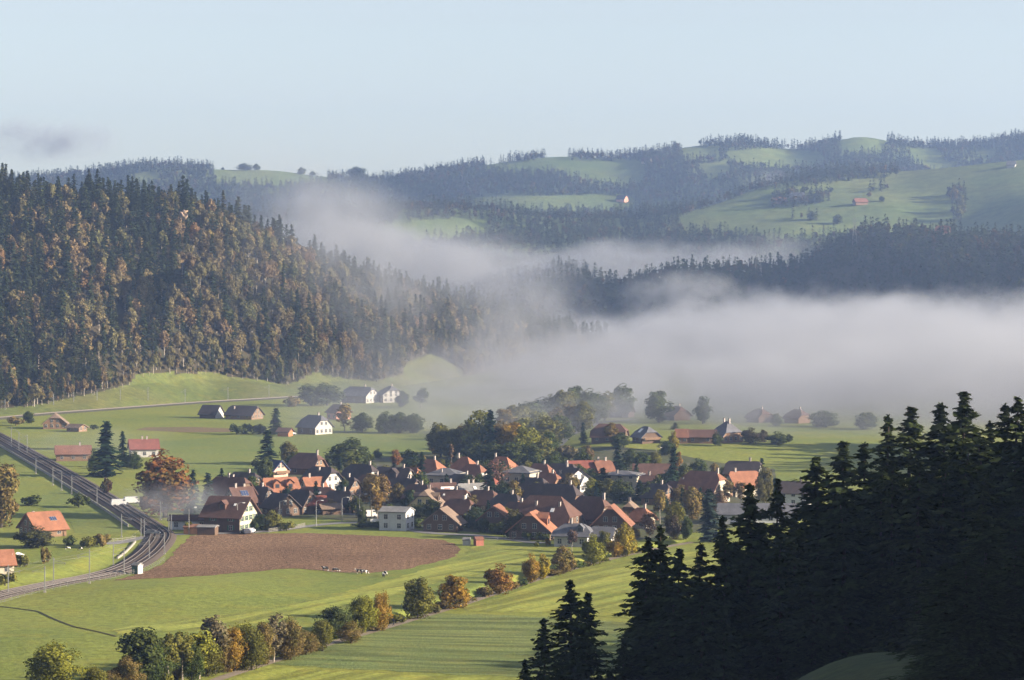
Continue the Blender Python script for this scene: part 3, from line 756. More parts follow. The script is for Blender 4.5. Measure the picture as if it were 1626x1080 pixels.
def house(label, px, py, L, W, he, hr, a, q, roof, wall, loc=None, chim=((.2, 0.0),), dorm=(), win=True, shut=False, gablecol=None, ov=1.0, og=.9, name='house', cat='house', skyl=(), solar=None, balcony=False, sc=1.0, storeys=None):
    if loc is None: L *= .86; W *= .95; og *= .75; hr = he + (hr - he) * .86
    p = loc if loc is not None else at_top(px, py, hr * sc)
    t = empty(name, p, -R(a), (sc, sc, sc)); tag(t, label, cat)
    h = W / 2; timber = wall[0] < .2 or (gablecol is not None)
    # walls as a prism with the gable shape
    zc = he + (hr - he) * (1 - q) - .25; yc = max(h * q, .02); 
    if q >= .98: zc = he; yc = h - .02
    sec = [(-h, -1.5), (h, -1.5), (h, he - .05), (yc, zc), (-yc, zc), (-h, he - .05)]
    v = [(-L / 2, y, z) for y, z in sec] + [(L / 2, y, z) for y, z in sec]; n = 6
    f = [tuple(range(n))[::-1], tuple(range(n, 2 * n))] + [(i, (i + 1) % n, n + (i + 1) % n, n + i) for i in range(n)]
    wm = M['timber'] if wall[0] < .2 else M['wall']
    link('wall', mesh_np('wall', v, f, [wm]), t, wall)
    if gablecol is not None:                                   # plastered gable front, set just proud of the timber wall
        e = L / 2 + .04
        vv = [(x, y * .995, max(z, -1.5)) for x in (L / 2 - .1, e) for y, z in sec]
        link('gable_front', mesh_np('gable_front', vv, f, [M['wall']]), t, gablecol)
    rf = link('roof', roof_mesh(L, W, he, hr, q, ov, og), t, roof)
    for cu, cv in chim:
        z0 = hr - abs(cv) * (hr - he) / h
        ch = MB().box((cu * L, cv, z0 + .1), (.6, .6, 1.9), 0).box((cu * L, cv, z0 + 1.1), (.75, .75, .12), 0).box((cu * L, cv, z0 + 1.22), (.4, .4, .16), 1)
        ch.build('chimney', [M['wall'], M['black']], rf, (.30, .26, .23))
    pitch = (hr - he) / h
    for du, side, dw in dorm:                                  # small gabled dormer: cheeks, face, roof
        s = -1 if side < 0 else 1; y0 = s * h * .62; z0 = hr - abs(y0) * pitch; dh = dw * .75; mb = MB(); fy = s * (h * .80); by = s * (h * .28); zf = hr - abs(fy) * pitch - .1; x = du * L
        tz = z0 + dh * .55; az = tz + dw * .42
        mb.face([(x - dw / 2, fy, zf), (x + dw / 2, fy, zf), (x + dw / 2, fy, tz), (x, fy, az), (x - dw / 2, fy, tz)], 0)
        for k in (-1, 1): mb.face([(x + k * dw / 2, fy, zf), (x + k * dw / 2, fy, tz), (x + k * dw / 2, by, tz)], 0)
        mb.box((x, fy + s * .03, (zf + tz) / 2 + .1), (dw * .5, .05, (tz - zf) * .6), 2)
        for k in (-1, 1):
            o_ = .25; mb.face([(x, fy + s * o_, az + .12), (x + k * (dw / 2 + o_), fy + s * o_, tz - .15), (x + k * (dw / 2 + o_), by, tz - .15), (x, by, az + .12)], 1)
            mb.face([(x, fy + s * o_, az + .02), (x + k * (dw / 2 + o_), fy + s * o_, tz - .25), (x + k * (dw / 2 + o_), by, tz - .25), (x, by, az + .02)], 1)
        d = mb.build('dormer', [M['wall'], M['roof'], M['glass']], rf, roof)
    for su, side, sz in skyl:
        s = -1 if side < 0 else 1; y0 = s * h * .5; n_ = math.atan(pitch)
        sk = MB().box((0, 0, 0), (sz, sz * 1.3, .16), 0).box((0, 0, .06), (sz * .8, sz * 1.1, .10), 1).build('skylight', [M['metal'], M['white']], rf)
        sk.location = (su * L, y0, hr - abs(y0) * pitch + .06); sk.rotation_euler = (-s * n_, 0, 0)
    if solar:
        su, side, wx, wy = solar; s = -1 if side < 0 else 1; y0 = s * h * .5; n_ = math.atan(pitch)
        mb = MB().box((0, 0, 0), (wx, wy, .1), 0)
        for k in range(3): mb.box(((k - 1) * wx / 3, 0, .05), (wx / 3 - .12, wy - .15, .05), 1)
        sp = mb.build('solar_panel', [M['metal'], M['blue']], rf); sp.location = (su * L, y0, hr - abs(y0) * pitch + .1); sp.rotation_euler = (-s * n_, 0, 0)
    if balcony:
        for zz in ((he * .45,) if he < 5 else (he * .4, he * .8)):
            mb = MB().box((L / 2 + .75, 0, zz), (1.3, W * .9, .15)).box((L / 2 + 1.36, 0, zz + .55), (.08, W * .9, .9))
            mb.build('balcony', [M['wood']], t)
    if win:
        kind = 1 if shut else 0; ns = storeys or max(1, int((he + .3) / 2.5)); faces = []
        for k in range(ns):
            zz = 1.5 + k * 2.55
            if zz > he - .4: break
            m_ = max(2, int(L / (4.2 if timber else 2.9)))
            for j in range(m_): faces.append(((-L / 2 + (j + .5) * L / m_), -h - .045, zz, 0))
            m2 = max(2, int(W / 2.6))
            for j in range(m2): faces.append((L / 2 + (.085 if gablecol is not None else .045), -h + (j + .5) * W / m2, zz, R(90)))
            if a < -5 or a > 60:
                for j in range(m2): faces.append((-L / 2 - .045, -h + (j + .5) * W / m2, zz, -R(90)))
            if a > 85:
                for j in range(m_): faces.append(((-L / 2 + (j + .5) * L / m_), h + .045, zz, R(180)))
        if zc > he + 1.6 and q < .9:
            for j in (-1, 1):
                for e in (1, -1):
                    if e < 0 and a < 60 and a > -5: continue
                    faces.append((e * (L / 2 + (.085 if gablecol is not None and e > 0 else .045)), j * W * .13, he + 1.0, e * R(90)))
        for x, y, z, rz in faces:
            w = link('window', WIN[kind], t); w.location = (x, y, z); w.rotation_euler = (0, 0, rz)
    HOUSES.append((label, t)); return t

M['blue'] = plain('solar cell', (.03, .045, .10), 0.2, 0.2, 2.0, 0.5)

H8 = house('large farmhouse by the level crossing with white gable and green shutters', 366, 788, 13.5, 12, 5.6, 10.8, 21, .08, BR, TIMB, gablecol=CREAM, shut=True, chim=((-.1, 1.5),), dorm=((-.05, -1, 2.2),), skyl=((.25, -1, .8),), ov=1.6, og=1.4)
house('big brown-roofed barn house behind the farmhouse at the crossing', 366, 757, 14, 12, 4.5, 11, 27, .3, BR, TIMB, chim=((-.05, 0), (.05, .5)))
house('house with a sunlit solar roof behind the crossing farmhouse', 382, 773, 8, 8.5, 4, 8.5, -32, 0, BR, WHITE, chim=((-.25, 0), (.2, .3)), solar=(.05, -1, 2.6, 2.2))
house('dark-roofed house with a lit half hip at the village edge left', 388, 750, 11, 8, 4, 8, 27, .4, DK, TIMB2)
house('bright orange roof with two dark dormers', 444, 758, 12.5, 10, 4, 9, -25, .12, OR, CREAM, dorm=((-.2, -1, 2.6), (.22, -1, 2.6)), chim=())
house('small orange roof with white chimney beside the two-dormer roof', 497, 757, 7.5, 8, 4, 8, -27, .1, OR, WHITE, chim=((-.2, 0),))
house('white gabled house with black half-hipped roof', 512, 741, 11, 11.5, 5.6, 11, 40, .35, DK, WHITE, chim=((.0, -1.5),), og=1.4)
house('wide red-brown roof with glowing orange hip at the meadow edge', 488, 719, 11.5, 10, 3.2, 8.4, 26, .5, BR, TIMB2, chim=((.42, 0),), og=1.2)
house('small house with blue solar roof and red gable', 436, 730, 7.5, 7.5, 3, 6.6, 42, 0, BLU, RD, gablecol=(.5, .3, .22), chim=(), balcony=True)
house('brown roof in front of the white gabled house', 503, 773, 12, 9, 3.5, 7.6, 22, .3, BR, TIMB2, skyl=((.2, -1, .8),))
house('dark gable with white barge boards below the two-dormer roof', 446, 783, 9, 9, 3.2, 7.4, 52, 0, DK, TIMB, chim=())
house('steep dark roof between the two-dormer roof and the red shed', 478, 778, 8, 9, 3.2, 8, 30, .3, DK, TIMB, chim=())
sh = house('red metal roofed open barn beside the village road', 497, 787, 8.5, 7, 3.4, 5.8, -14, 0, RD, TIMB, chim=(), win=False, name='barn', cat='barn')
house('low shed with pale lean-to roof right of the red barn', 524, 799, 7, 5, 2.4, 3.6, -20, 0, GB, TIMB, chim=(), win=False, name='shed', cat='shed')
house('tall dark roof with lit brown hip behind the birches', 573, 737, 12, 10.5, 4.2, 10, 30, .42, DK, WHITE, chim=((.35, 0),))
house('long dark roof with a small cream gable above the birches', 626, 742, 14, 10, 4, 9, 26, .2, DK, CREAM, dorm=((.1, -1, 3.0),), chim=((.3, 0),))
house('small house with orange lit gable beside the slim conifer', 651, 742, 7, 8, 4, 8.6, 30, .25, OR2, (.5, .22, .12), chim=())
house('leftmost orange hip roof in the row below the wood', 684, 729, 9, 8.5, 4.6, 9, 30, .8, OR, WHITE)
house('second orange hip roof from the left below the wood', 738, 725, 7.5, 8, 4.6, 9, 30, .8, OR, WHITE, chim=((-.4, 0),))
house('steep roof with orange gable slope near the bare reddish tree', 752, 737, 9, 9.5, 4, 9.5, 33, .5, OR2, WHITE)
house('orange hip roof behind the bare reddish tree', 797, 725, 10, 9, 4.6, 9.6, 28, .8, OR, CREAM, chim=((-.3, 0),))
house('cream house with grey hipped roof right of the bare tree', 828, 739, 11, 9.5, 6.8, 8.8, 22, 1.0, SLT, CREAM, chim=(), storeys=2)
house('narrow orange hip beside a pole below the wood', 858, 736, 9, 8, 4, 9, 28, .6, OR2, TIMB2)
house('dark roof at the foot of the terrace road', 893, 736, 10, 9, 4, 8.6, 26, .3, DK, WHITE)
house('cream apartment block with low grey roof and tall chimney', 708, 743, 13, 9.5, 6.4, 8.4, 16, 1.0, SLT, CREAM, chim=((-.05, -3.2),), storeys=2)
HS_ = house('brown roofed shop with a white signboard lettered in red', 703, 766, 9, 8, 4, 7, -16, 0, BR, WHITE, chim=((.35, 0),))
house('light grey roofed house with skylight in the village centre', 748, 767, 10, 8.5, 4.2, 7.8, -26, .12, GRY, GREYW, skyl=((.05, -1, 1.1),), chim=((-.1, 0), (.1, .3)))
house('flared brown roof with dormers and yellow wall', 678, 777, 10.5, 10.5, 3.6, 8.8, 101, .35, GB, YEL, dorm=((.05, 1, 2.2), (-.1, -1, 2.0)), chim=((-.35, 0),))
house('long plain brown roof behind the foreground barn', 714, 777, 13, 9, 3.6, 7.4, 20, .25, BR, GREYW, skyl=((-.1, -1, .7),))
house('white modern house with flat-pitched roof at the field edge', 630, 804, 9.5, 8, 5.7, 7.0, 17, 0, GRY, (.42, .42, .42), chim=(), storeys=2, ov=.5, og=.4)
house('brown wooden barn with sunlit right roof slope at the field edge', 704, 805, 9, 10.5, 3.2, 7.6, 103, 0, GB, TIMB, gablecol=TIMB, chim=(), ov=1.3)
house('chalet with red-brown lit roof slope and balcony', 788, 801, 9, 9, 4, 8.2, 103, .15, OR2, TIMB, chim=(), balcony=True)
house('dark roof with a narrow lit hip left of the great farmhouse', 806, 784, 9.5, 8, 3.2, 7.2, 30, .5, DK, TIMB2)
house('small white flat-roofed building between garden conifers', 806, 771, 5, 4, 4, 4.4, 10, 0, GRY, WHITE, chim=())
house('great farmhouse roof with grey hip behind the largest roof', 878, 768, 19, 14, 4.2, 13, 25, .4, DK, TIMB, chim=((.35, 0),))
house('largest dark red farmhouse roof with orange-edged hip', 866, 787, 21, 16, 3.2, 12.2, 22, .72, BR, TIMB, chim=((.3, -2.5), (-.1, -2.5)), skyl=((.2, -1, 1.2),), ov=1.6)
house('orange roof with white dormer at the field edge', 846, 811, 10, 12.5, 3, 8.8, 104, .2, OR, TIMB, dorm=((.05, 1, 3.2),), chim=())
house('small white villa with grey hipped roof and dormer', 912, 831, 11, 8.5, 3.6, 6.6, 16, .75, SLT, WHITE, dorm=((.25, -1, 2.0),), chim=((-.1, 0),))
house('small white house with grey roof behind the yellow path tree', 958, 836, 7, 6.5, 3.2, 5.6, 16, .3, SLT, WHITE, chim=())
house('brown farmhouse roof right of the great farmhouse', 938, 788, 12, 10.5, 4, 10.2, 28, .5, BR, TIMB, chim=((.1, 1.5), (.42, 0)))
house('dark gable with red-brown lit slope right of the great farmhouse', 972, 801, 9.5, 11, 3, 8.8, 100, .2, OR2, TIMB, chim=())
house('brown roof with lit slope beside the orange-tipped birch', 1000, 796, 9, 10, 3, 8, 99, .3, GB, TIMB2, chim=((.0, 0),))
house('small bright orange hip at the right end of the village', 1018, 806, 7, 7, 3, 6.4, 27, .8, OR, CREAM)
house('long roof with red tiles at the foot of the tall garden spruce', 928, 731, 14, 9, 4, 7.6, -16, .1, RD, TIMB2, chim=((.42, 0),))
house('red roofed house beside the tall garden spruce', 957, 731, 6.5, 8, 4, 7.6, -20, .2, OR2, WHITE)
house('dark roof with a broad grey front gable', 908, 742, 12, 11, 4.4, 8.8, 62, .1, DK, GREYW, chim=((-.3, 0),))
house('low grey roofed house behind the great farmhouse', 905, 753, 11, 8, 4, 6.2, 18, .5, SLT, WHITE, chim=((-.35, 0), (.1, 0)))
house('cream flats with flat grey roof and tall chimney', 990, 747, 13, 9.5, 7.2, 8.4, 17, 1.0, SLT, CREAM, chim=((-.12, -3.3),), storeys=3)
house('narrow cream house with brown roof right of the flats', 1024, 754, 8.5, 7, 5, 7.2, 17, .1, BR, CREAM)
house('long low brown barn below the terrace', 1038, 736, 16, 8, 3, 6.6, 3, 0, BR, TIMB, chim=(), win=False, name='barn', cat='barn')
house('farmhouse with dark roof, orange half hip and balcony front', 1117, 748, 15, 13, 4.2, 11, 31, .42, OR2, TIMB, gablecol=CREAM, balcony=True, chim=((.4, 0),))
house('bright orange roof right of the balcony farmhouse', 1180, 748, 12, 10, 4, 8.8, -22, .25, OR, CREAM, chim=((-.28, 0),))
house('dark roofed house with white gable behind the bright orange roof', 1181, 732, 13, 9.5, 5, 9.2, 18, .25, DK, WHITE)
house('dark roofed white house at the right edge of the village', 1262, 764, 11, 9, 5, 8.4, 12, .05, DK, GREYW)
house('long dark roof half hidden by the near spruces', 1232, 799, 15, 8, 3.6, 6, 4, 0, SLT, GREYW, chim=())
house('dark roofed house between the pale conifer and the near spruces', 1163, 799, 9, 8, 3.6, 6.4, 8, 0, SLT, GREYW, chim=())
for lab, x, y, L_, W_h, a_, q_, rc, wc in (('small dark roof between the white gabled house and the birches', 548, 757, 9, 8, 30, .3, DK, TIMB2), ('brown roof half hidden behind the tall birch', 592, 754, 10, 8, 28, .3, BR, TIMB2), ('dark roof behind the ochre tree', 645, 759, 9, 8, 32, .2, DK, TIMB), ('small brown roof left of the signboard shop', 664, 769, 8, 7, 28, .3, BR, TIMB2), ('dark roof behind the light grey house', 735, 753, 9, 8, 30, .3, DK, TIMB2), ('muted red roof left of the bare reddish tree', 772, 758, 9, 8, 30, .5, RD, TIMB2),
    ('brown roof at the foot of the tall central conifer', 768, 778, 9, 8, 28, .4, BR, TIMB), ('dark roof behind the great farmhouse ridge', 846, 758, 10, 8, 30, .4, DK, TIMB2), ('small red-brown roof left of the grey front gable', 872, 751, 8, 8, 30, .5, OR2, TIMB2), ('brown shed roof between chalet and orange dormer roof', 822, 797, 8, 7, 30, .4, BR, TIMB), ('dark roof below the white gabled house', 540, 779, 9, 8, 26, .3, DK, TIMB2), ('brown roof above the wooden barn', 730, 792, 9, 8, 26, .4, BR, TIMB),
    ('dark roof in the trees right of the flats', 1044, 768, 9, 8, 30, .3, DK, TIMB2), ('brown roof left of the balcony farmhouse', 1078, 764, 9, 8, 30, .4, BR, TIMB), ('dark roof above the crossing farmhouse ridge', 410, 772, 9, 8, 28, .3, DK, TIMB)):
    house(lab, x, y, L_, W_h, 3.2, 7.2, a_, q_, rc, wc)
# terrace
house('broad brown farmhouse roof at the top of the terrace road', 968, 673, 15, 11, 2.8, 7.8, 12, .6, BR, TIMB, chim=())
house('dark farmhouse with glazed roof patch on the terrace', 1026, 677, 8, 9, 3, 7, 58, .6, SLT, TIMB, balcony=True, skyl=((-.1, -1, 2.0),), chim=())
house('long wooden barn on the terrace', 1112, 682, 14, 7, 3, 5.6, 4, 0, BR, TIMB2, chim=(), name='barn', cat='barn')
house('short red-roofed wing at the left end of the terrace barn', 1083, 681, 5, 7.4, 3, 5.9, 4, 0, OR2, TIMB2, chim=(), name='barn', cat='barn')
house('tall grey hip-roofed farmhouse right of the terrace barn', 1154, 669, 9, 11, 3.4, 9, 52, .85, SLT, TIMB2, chim=((-.2, 0), (.2, 0)))
# in the fog
house('pale farmhouse silhouette in fog between two round trees', 1076, 645, 9, 9, 2.8, 6.8, 60, .5, BR, TIMB, win=False)
house('left of two hip-roofed farmhouses fading into the fog', 1206, 649, 9, 9, 2.8, 6.5, 50, .7, BR, TIMB, win=False)
house('right of two hip-roofed farmhouses fading into the fog', 1266, 650, 9, 9, 2.8, 6.5, 42, .7, BR, TIMB2, win=False)
house('faint barn in fog right of the wooded knoll', 985, 640, 12, 9, 2.8, 7, 20, .5, BR, TIMB, win=False)
# left valley
house('grey-brown farmhouse alone on the meadow by the hill railway', 88, 656, 12, 11, 2.8, 7.6, 84, .45, GB, TIMB2, chim=())
house('low annex beside the lone meadow farmhouse', 122, 673, 8, 6, 2.2, 3.6, 30, .1, GB, TIMB2, chim=(), name='shed', cat='shed')
house('left dark barn of the pair on the far meadow', 336, 643, 10, 9, 2.6, 6.8, 22, .1, DK, TIMB, gablecol=WHITE, chim=(), win=False, name='barn', cat='barn')
house('long dark barn of the pair on the far meadow', 388, 644, 17, 11, 2.6, 7, 27, .25, DK, TIMB2, chim=((-.3, -2),), name='barn', cat='barn')
house('dark farmhouse with lit white front under the misty forest', 572, 614, 18, 13, 4.4, 9, 31, .35, SLT, TIMB, gablecol=WHITE, shut=False)
house('farmhouse with broad white window front in the mist', 620, 613, 9, 13, 4.6, 9.2, 62, .5, SLT, TIMB, gablecol=WHITE, storeys=2)
house('red-brown house behind the brown poplar in the mist', 538, 642, 9, 9, 4, 7.6, 50, .2, BR, (.4, .2, .14))
house('dark farmhouse with white ground-floor windows beside the hedge', 500, 659, 13, 11, 3.8, 9, 42, .45, SLT, TIMB, gablecol=WHITE)
house('small wooden shed left of the farmhouse beside the hedge', 453, 679, 6, 5, 2.6, 4, 20, 0, BR, (.3, .13, .06), chim=(), win=False, name='shed', cat='shed')
house('long red roof in the smoke left of the twin spruces', 116, 707, 15, 10, 3.2, 6.2, -10, .05, OR2, TIMB2)
house('brown-red roofed house with two chimneys right of the twin spruces', 228, 697, 12.5, 10, 3.8, 7.4, -13, .05, RD, WHITE, chim=((-.05, 0), (.12, 0)))
house('farmhouse with bright orange roof left of the railway', 68, 812, 11, 11.5, 2.8, 7.6, -36, .1, OR, TIMB2, chim=((-.25, 1.5),), solar=(.2, -1, 2.0, 1.6))
house('orange roofed house cut by the left picture edge', -4, 873, 8, 7, 3.2, 6.4, -22, 0, OR, CREAM, chim=())
house('small orange wooden shed by the level crossing', 306, 832, 5, 4, 2.2, 3.0, 10, 0, (.2, .1, .06), (.42, .2, .1), chim=(), win=False, name='shed', cat='shed', ov=.3, og=.3)
house('long low workshop roof behind the crossing shed', 302, 817, 13, 6, 3.2, 4.4, 2, 0, BR, GREYW, chim=(), name='shed', cat='shed')
house('grey open carport by the level crossing', 330, 833, 6, 4.5, 2.4, 2.9, 8, 0, GRY, TIMB, chim=(), win=False, name='carport', cat='carport', ov=.4, og=.3)
house('small red and white hut on the field edge', 760, 852, 2.6, 2.4, 1.9, 2.6, -20, 0, OR2, (.26, .10, .07), chim=(), win=False, name='hut', cat='hut', ov=.2, og=.2)
house('small white hut left of the red hut on the field edge', 741, 853, 2.2, 2.0, 1.7, 2.3, 10, 0, GRY, WHITE, chim=(), win=False, name='hut', cat='hut', ov=.2, og=.2)
house('dark green signal cabin beside the railway curve', 218, 893, 2.2, 2.2, 2.4, 3.0, 30, 0, GRY, (.05, .09, .06), chim=(), win=False, name='hut', cat='hut', ov=.2, og=.2, gablecol=WHITE)
# far farms
def far_house(label, hill, px, py, L, W, hr, a, roof, wall): house(label, 0, 0, L, W, hr * .42, hr, a, .35, roof, wall, loc=hill.on(px, py), win=False, chim=())
far_house('farmhouse below the skyline forest on the far ridge', hill_far, 1027, 259, 15, 10, 9, 30, BR, CREAM)
far_house('lit farmhouse on a meadow in the middle distance', hill_far, 988, 320, 15, 11, 10, 35, DK, (.6, .3, .2))
far_house('red-roofed farm on the right-hand pasture', hill_mid, 1366, 324, 15, 10, 7, -15, OR2, TIMB2)
far_house('red barn at the left end of the right-hand pasture', hill_mid, 1237, 322, 16, 10, 7, -12, OR2, TIMB2)
far_house('small white house at the far right pasture top', hill_mid, 1606, 266, 10, 9, 8, 20, GRY, WHITE)
far_house('lit house below the pasture tree line at right', hill_spur, 1497, 365, 12, 10, 10, 20, OR, CREAM)
far_house('farm building on the slope left of the forest block', hill_mid, 1266, 318, 16, 12, 10, 10, SLT, TIMB2)

# signboard of the shop: red lettering strokes on a white board
mb = MB().box((0, 0, 0), (4.4, .12, 1.9), 0)
for i, (w, z, x) in enumerate(((2.0, .38, -.1), (1.5, -.02, .05), (1.9, -.42, -.05))):
    k = 5; 
    for j in range(k): mb.box((x - w / 2 + (j + .5) * w / k, -.075, z), (w / k * .72, .03, .3), 1)
sb = mb.build('signboard', [M['white'], M['red_paint']], HS_); sb.location = (.4, -4.55, 4.6)

# ------------------------------------------------------------------ individual trees
TREES = []
def tree(kind, px, py, top, wpx, color, label, var=None, name=None, loc=None, group=None):
    """base pixel, top row and crown width in photo pixels"""
    p = loc if loc is not None else at(px, py); s = F / p.y
    if kind == 'round_tree' and py > 1000: kind = 'fine_tree'
    protos = PROTO[kind]; i = random.randrange(len(protos)) if var is None else var % len(protos); crown, trunk = protos[i]
    bb = np.array([v.co[:] for v in crown.vertices]); hh = bb[:, 2].max(); ww = np.percentile(np.abs(bb[:, 0]), 97) * 2
    sz = (py - top) / s / hh; sx = wpx / s / ww
    nm = name or {'garden_spruce': 'spruce_tree', 'near_spruce': 'spruce_tree', 'birch': 'birch_tree', 'shrub': 'bush', 'poplar': 'poplar_tree'}.get(kind, 'broadleaf_tree')
    t = empty(nm, p, random.random() * 6.28, (sx * random.uniform(.85, 1.1), sx * random.uniform(.85, 1.1), sz)); t.rotation_euler.x = random.uniform(-.05, .05); t.rotation_euler.y = random.uniform(-.05, .05); tag(t, label, 'bush' if kind == 'shrub' else 'tree', group)
    link('trunk', trunk, t); link('crown', crown, t, color); TREES.append(t); return t

OLV = (.12, .115, .026); YEO = (.26, .20, .026); ORG = (.27, .165, .03); RUS = (.22, .115, .032); BRN = (.165, .12, .042); DGR = (.048, .062, .02); YGR = (.17, .17, .026); GRN = (.05, .07, .02); SPG = (.020, .036, .020); SPB = (.030, .045, .034); PAL = (.12, .10, .055); PINK = (.16, .085, .065)
ordn = ['first', 'second', 'third', 'fourth', 'fifth', 'sixth', 'seventh', 'eighth', 'ninth', 'tenth', 'eleventh', 'twelfth', 'thirteenth', 'fourteenth', 'fifteenth', 'sixteenth', 'seventeenth', 'eighteenth', 'nineteenth', 'twentieth', 'twenty-first', 'twenty-second', 'twenty-third', 'twenty-fourth', 'twenty-fifth', 'twenty-sixth', 'twenty-seventh', 'twenty-eighth']
# the row along the path, from the village end
for k, px, py, top, w, c, d in (('round_tree', 993, 884, 828, 32, YEO, 'golden yellow tree at the village end of the path'), ('round_tree', 977, 885, 850, 25, ORG, 'small orange tree beside the golden tree on the path'),
    ('round_tree', 960, 880, 842, 26, OLV, 'olive tree half behind the leaning pair at the path'), ('round_tree', 943, 898, 846, 32, YGR, 'dark green and yellow tree by the path near the white villa'),
    ('round_tree', 895, 911, 864, 40, BRN, 'brown-orange tree by the path in front of the white villa'), ('round_tree', 863, 920, 878, 22, YEO, 'right one of the close orange pair by the path'),
    ('round_tree', 843, 926, 877, 27, ORG, 'left one of the close orange pair by the path'), ('round_tree', 791, 944, 893, 46, RUS, 'rust-red round tree by the path'),
    ('round_tree', 722, 966, 912, 46, ORG, 'orange and dark green round tree by the path'), ('round_tree', 664, 983, 916, 48, OLV, 'tall olive tree with orange top by the path'),
    ('round_tree', 606, 1001, 936, 29, ORG, 'slim orange tree right of the yellow-green tree by the stream'), ('round_tree', 576, 1004, 943, 40, YGR, 'yellow-green tree by the stream'),
    ('round_tree', 532, 1014, 953, 46, DGR, 'dark round tree left of the yellow-green tree by the stream'), ('round_tree', 557, 1022, 985, 30, BRN, 'low brown bush tree under the yellow-green stream tree'),
    ('round_tree', 512, 1034, 982, 34, OLV, 'olive bush tree at the stream below the dark round tree'), ('round_tree', 486, 1040, 1000, 30, BRN, 'low brown bush tree where the thick stream wood begins'),
    ('round_tree', 462, 1048, 978, 34, BRN, 'rightmost brown tree of the bottom-left stream wood'), ('birch', 434, 1052, 972, 40, PAL, 'thin brownish tree second from right in the stream wood'),
    ('round_tree', 400, 1064, 990, 38, OLV, 'olive tree in the middle of the stream wood'), ('round_tree', 372, 1066, 992, 36, ORG, 'bright orange tree in the stream wood'),
    ('birch', 342, 1070, 975, 36, PAL, 'tall dark-topped slim tree in the stream wood'), ('birch', 316, 1078, 1000, 40, YGR, 'pale yellow-green birch with white stem in the stream wood'),
    ('birch', 290, 1084, 1002, 36, OLV, 'pale olive birch with white stem in the stream wood'), ('birch', 268, 1088, 1004, 34, OLV, 'leftmost pale birch of the stream wood beside the dark tree'),
    ('tall_tree', 222, 1094, 992, 66, DGR, 'big dark green tree at the left end of the stream wood'), ('round_tree', 205, 1100, 1040, 40, BRN, 'low brown tree below the big dark stream tree'),
    ('round_tree', 88, 1102, 1018, 82, YGR, 'round yellow-green tree at the bottom left corner'), ('round_tree', 150, 1112, 1056, 40, OLV, 'small olive bush at the bottom edge right of the corner tree')):
    tree(k, px, py, top, w, c, d)
# low growth along the stream bank
for i, (px, py) in enumerate(((262, 1092), (282, 1080), (305, 1076), (328, 1072), (352, 1066), (385, 1058), (412, 1054), (448, 1044), (472, 1036), (498, 1028), (548, 1014), (592, 1002), (628, 990), (682, 974), (704, 968), (742, 957), (770, 948), (812, 936), (828, 931), (877, 914), (912, 905), (926, 901), (955, 893), (1010, 878))):
    tree('shrub', px, py, py - 10 - 10 * random.random() - (10 if px < 500 else 0), 18 + 14 * random.random(), random.choice([OLV, BRN, GRN, (.10, .08, .03)]), '%s low bush from the left along the stream bank' % ordn[i], group='bushes along the stream bank')
for i, (px, py, tp, w, c, d) in enumerate(((455, 1046, 990, 30, OLV, 'olive tree behind the rightmost brown stream tree'), (418, 1056, 984, 36, BRN, 'brown tree squeezed between thin stream trees'), (386, 1062, 985, 34, YGR, 'yellow-green tree left of the olive stream tree'), (355, 1068, 1005, 34, BRN, 'brown tree left of the bright orange stream tree'), (330, 1074, 1012, 34, OLV, 'low olive tree under the tall slim stream tree'), (250, 1092, 1010, 44, GRN, 'green tree at the right of the big dark stream tree'), (304, 1082, 1022, 36, GRN, 'low green tree between the pale birches'), (180, 1102, 1062, 40, BRN, 'low brown bush left of the big dark stream tree'))): tree('round_tree', px, py, tp, w, c, d)
# left part of the valley
tree('tall_tree', 263, 822, 713, 72, (.16, .066, .022), 'large rust-topped tree beside the railway smoke')
tree('garden_spruce', 168, 757, 668, 46, SPG, 'left and larger of the twin dark spruces near the railway')
tree('garden_spruce', 197, 742, 684, 20, SPG, 'right and slimmer of the twin dark spruces near the railway')
tree('round_tree', 213, 745, 716, 26, GRN, 'green bush tree right of the twin spruces')
tree('round_tree', 150, 752, 712, 20, GRN, 'leafy tree left of the twin spruces')
tree('tall_tree', 2, 838, 732, 44, BRN, 'tall brown tree cut by the left picture edge')
tree('round_tree', 52, 870, 833, 54, (.05, .05, .025), 'dark spreading apple tree in front of the orange farmhouse')
tree('shrub', 50, 803, 785, 34, DGR, 'low dark bush on the meadow above the orange farmhouse'); tree('shrub', 125, 806, 782, 30, DGR, 'rounded bush beside the railway wall')
tree('shrub', 160, 868, 846, 26, BRN, 'brown bush right of the orange farmhouse'); tree('shrub', 140, 870, 852, 22, OLV, 'olive bush on the hedge by the orange farmhouse'); tree('shrub', 110, 866, 850, 24, DGR, 'dark hedge bush at the orange farmhouse corner')
tree('shrub', 70, 895, 868, 16, BRN, 'thin brown bush by the white tents'); tree('shrub', 30, 900, 878, 26, OLV, 'olive bush below the left edge house'); tree('shrub', 8, 930, 905, 30, OLV, 'weedy bush on the railway bank at the left edge')
tree('shrub', 168, 785, 757, 18, (.05, .03, .025), 'dark red bush beside the railway smoke')
tree('garden_spruce', 305, 822, 744, 24, SPG, 'spruce right of the rust-topped tree'); tree('garden_spruce', 333, 815, 750, 26, SPB, 'pale-needled spruce in front of the brown barn house'); tree('garden_spruce', 352, 772, 743, 12, SPG, 'spruce tip above the brown barn house')
tree('garden_spruce', 425, 738, 682, 33, SPG, 'dark spruce standing on the meadow edge'); tree('round_tree', 457, 736, 700, 28, (.10, .085, .03), 'olive-brown tree right of the meadow-edge spruce')
tree('shrub', 408, 745, 728, 18, DGR, 'dark bush left of the meadow-edge spruce')
tree('tall_tree', 553, 748, 693, 50, DGR, 'large round dark green tree behind the white gabled house')
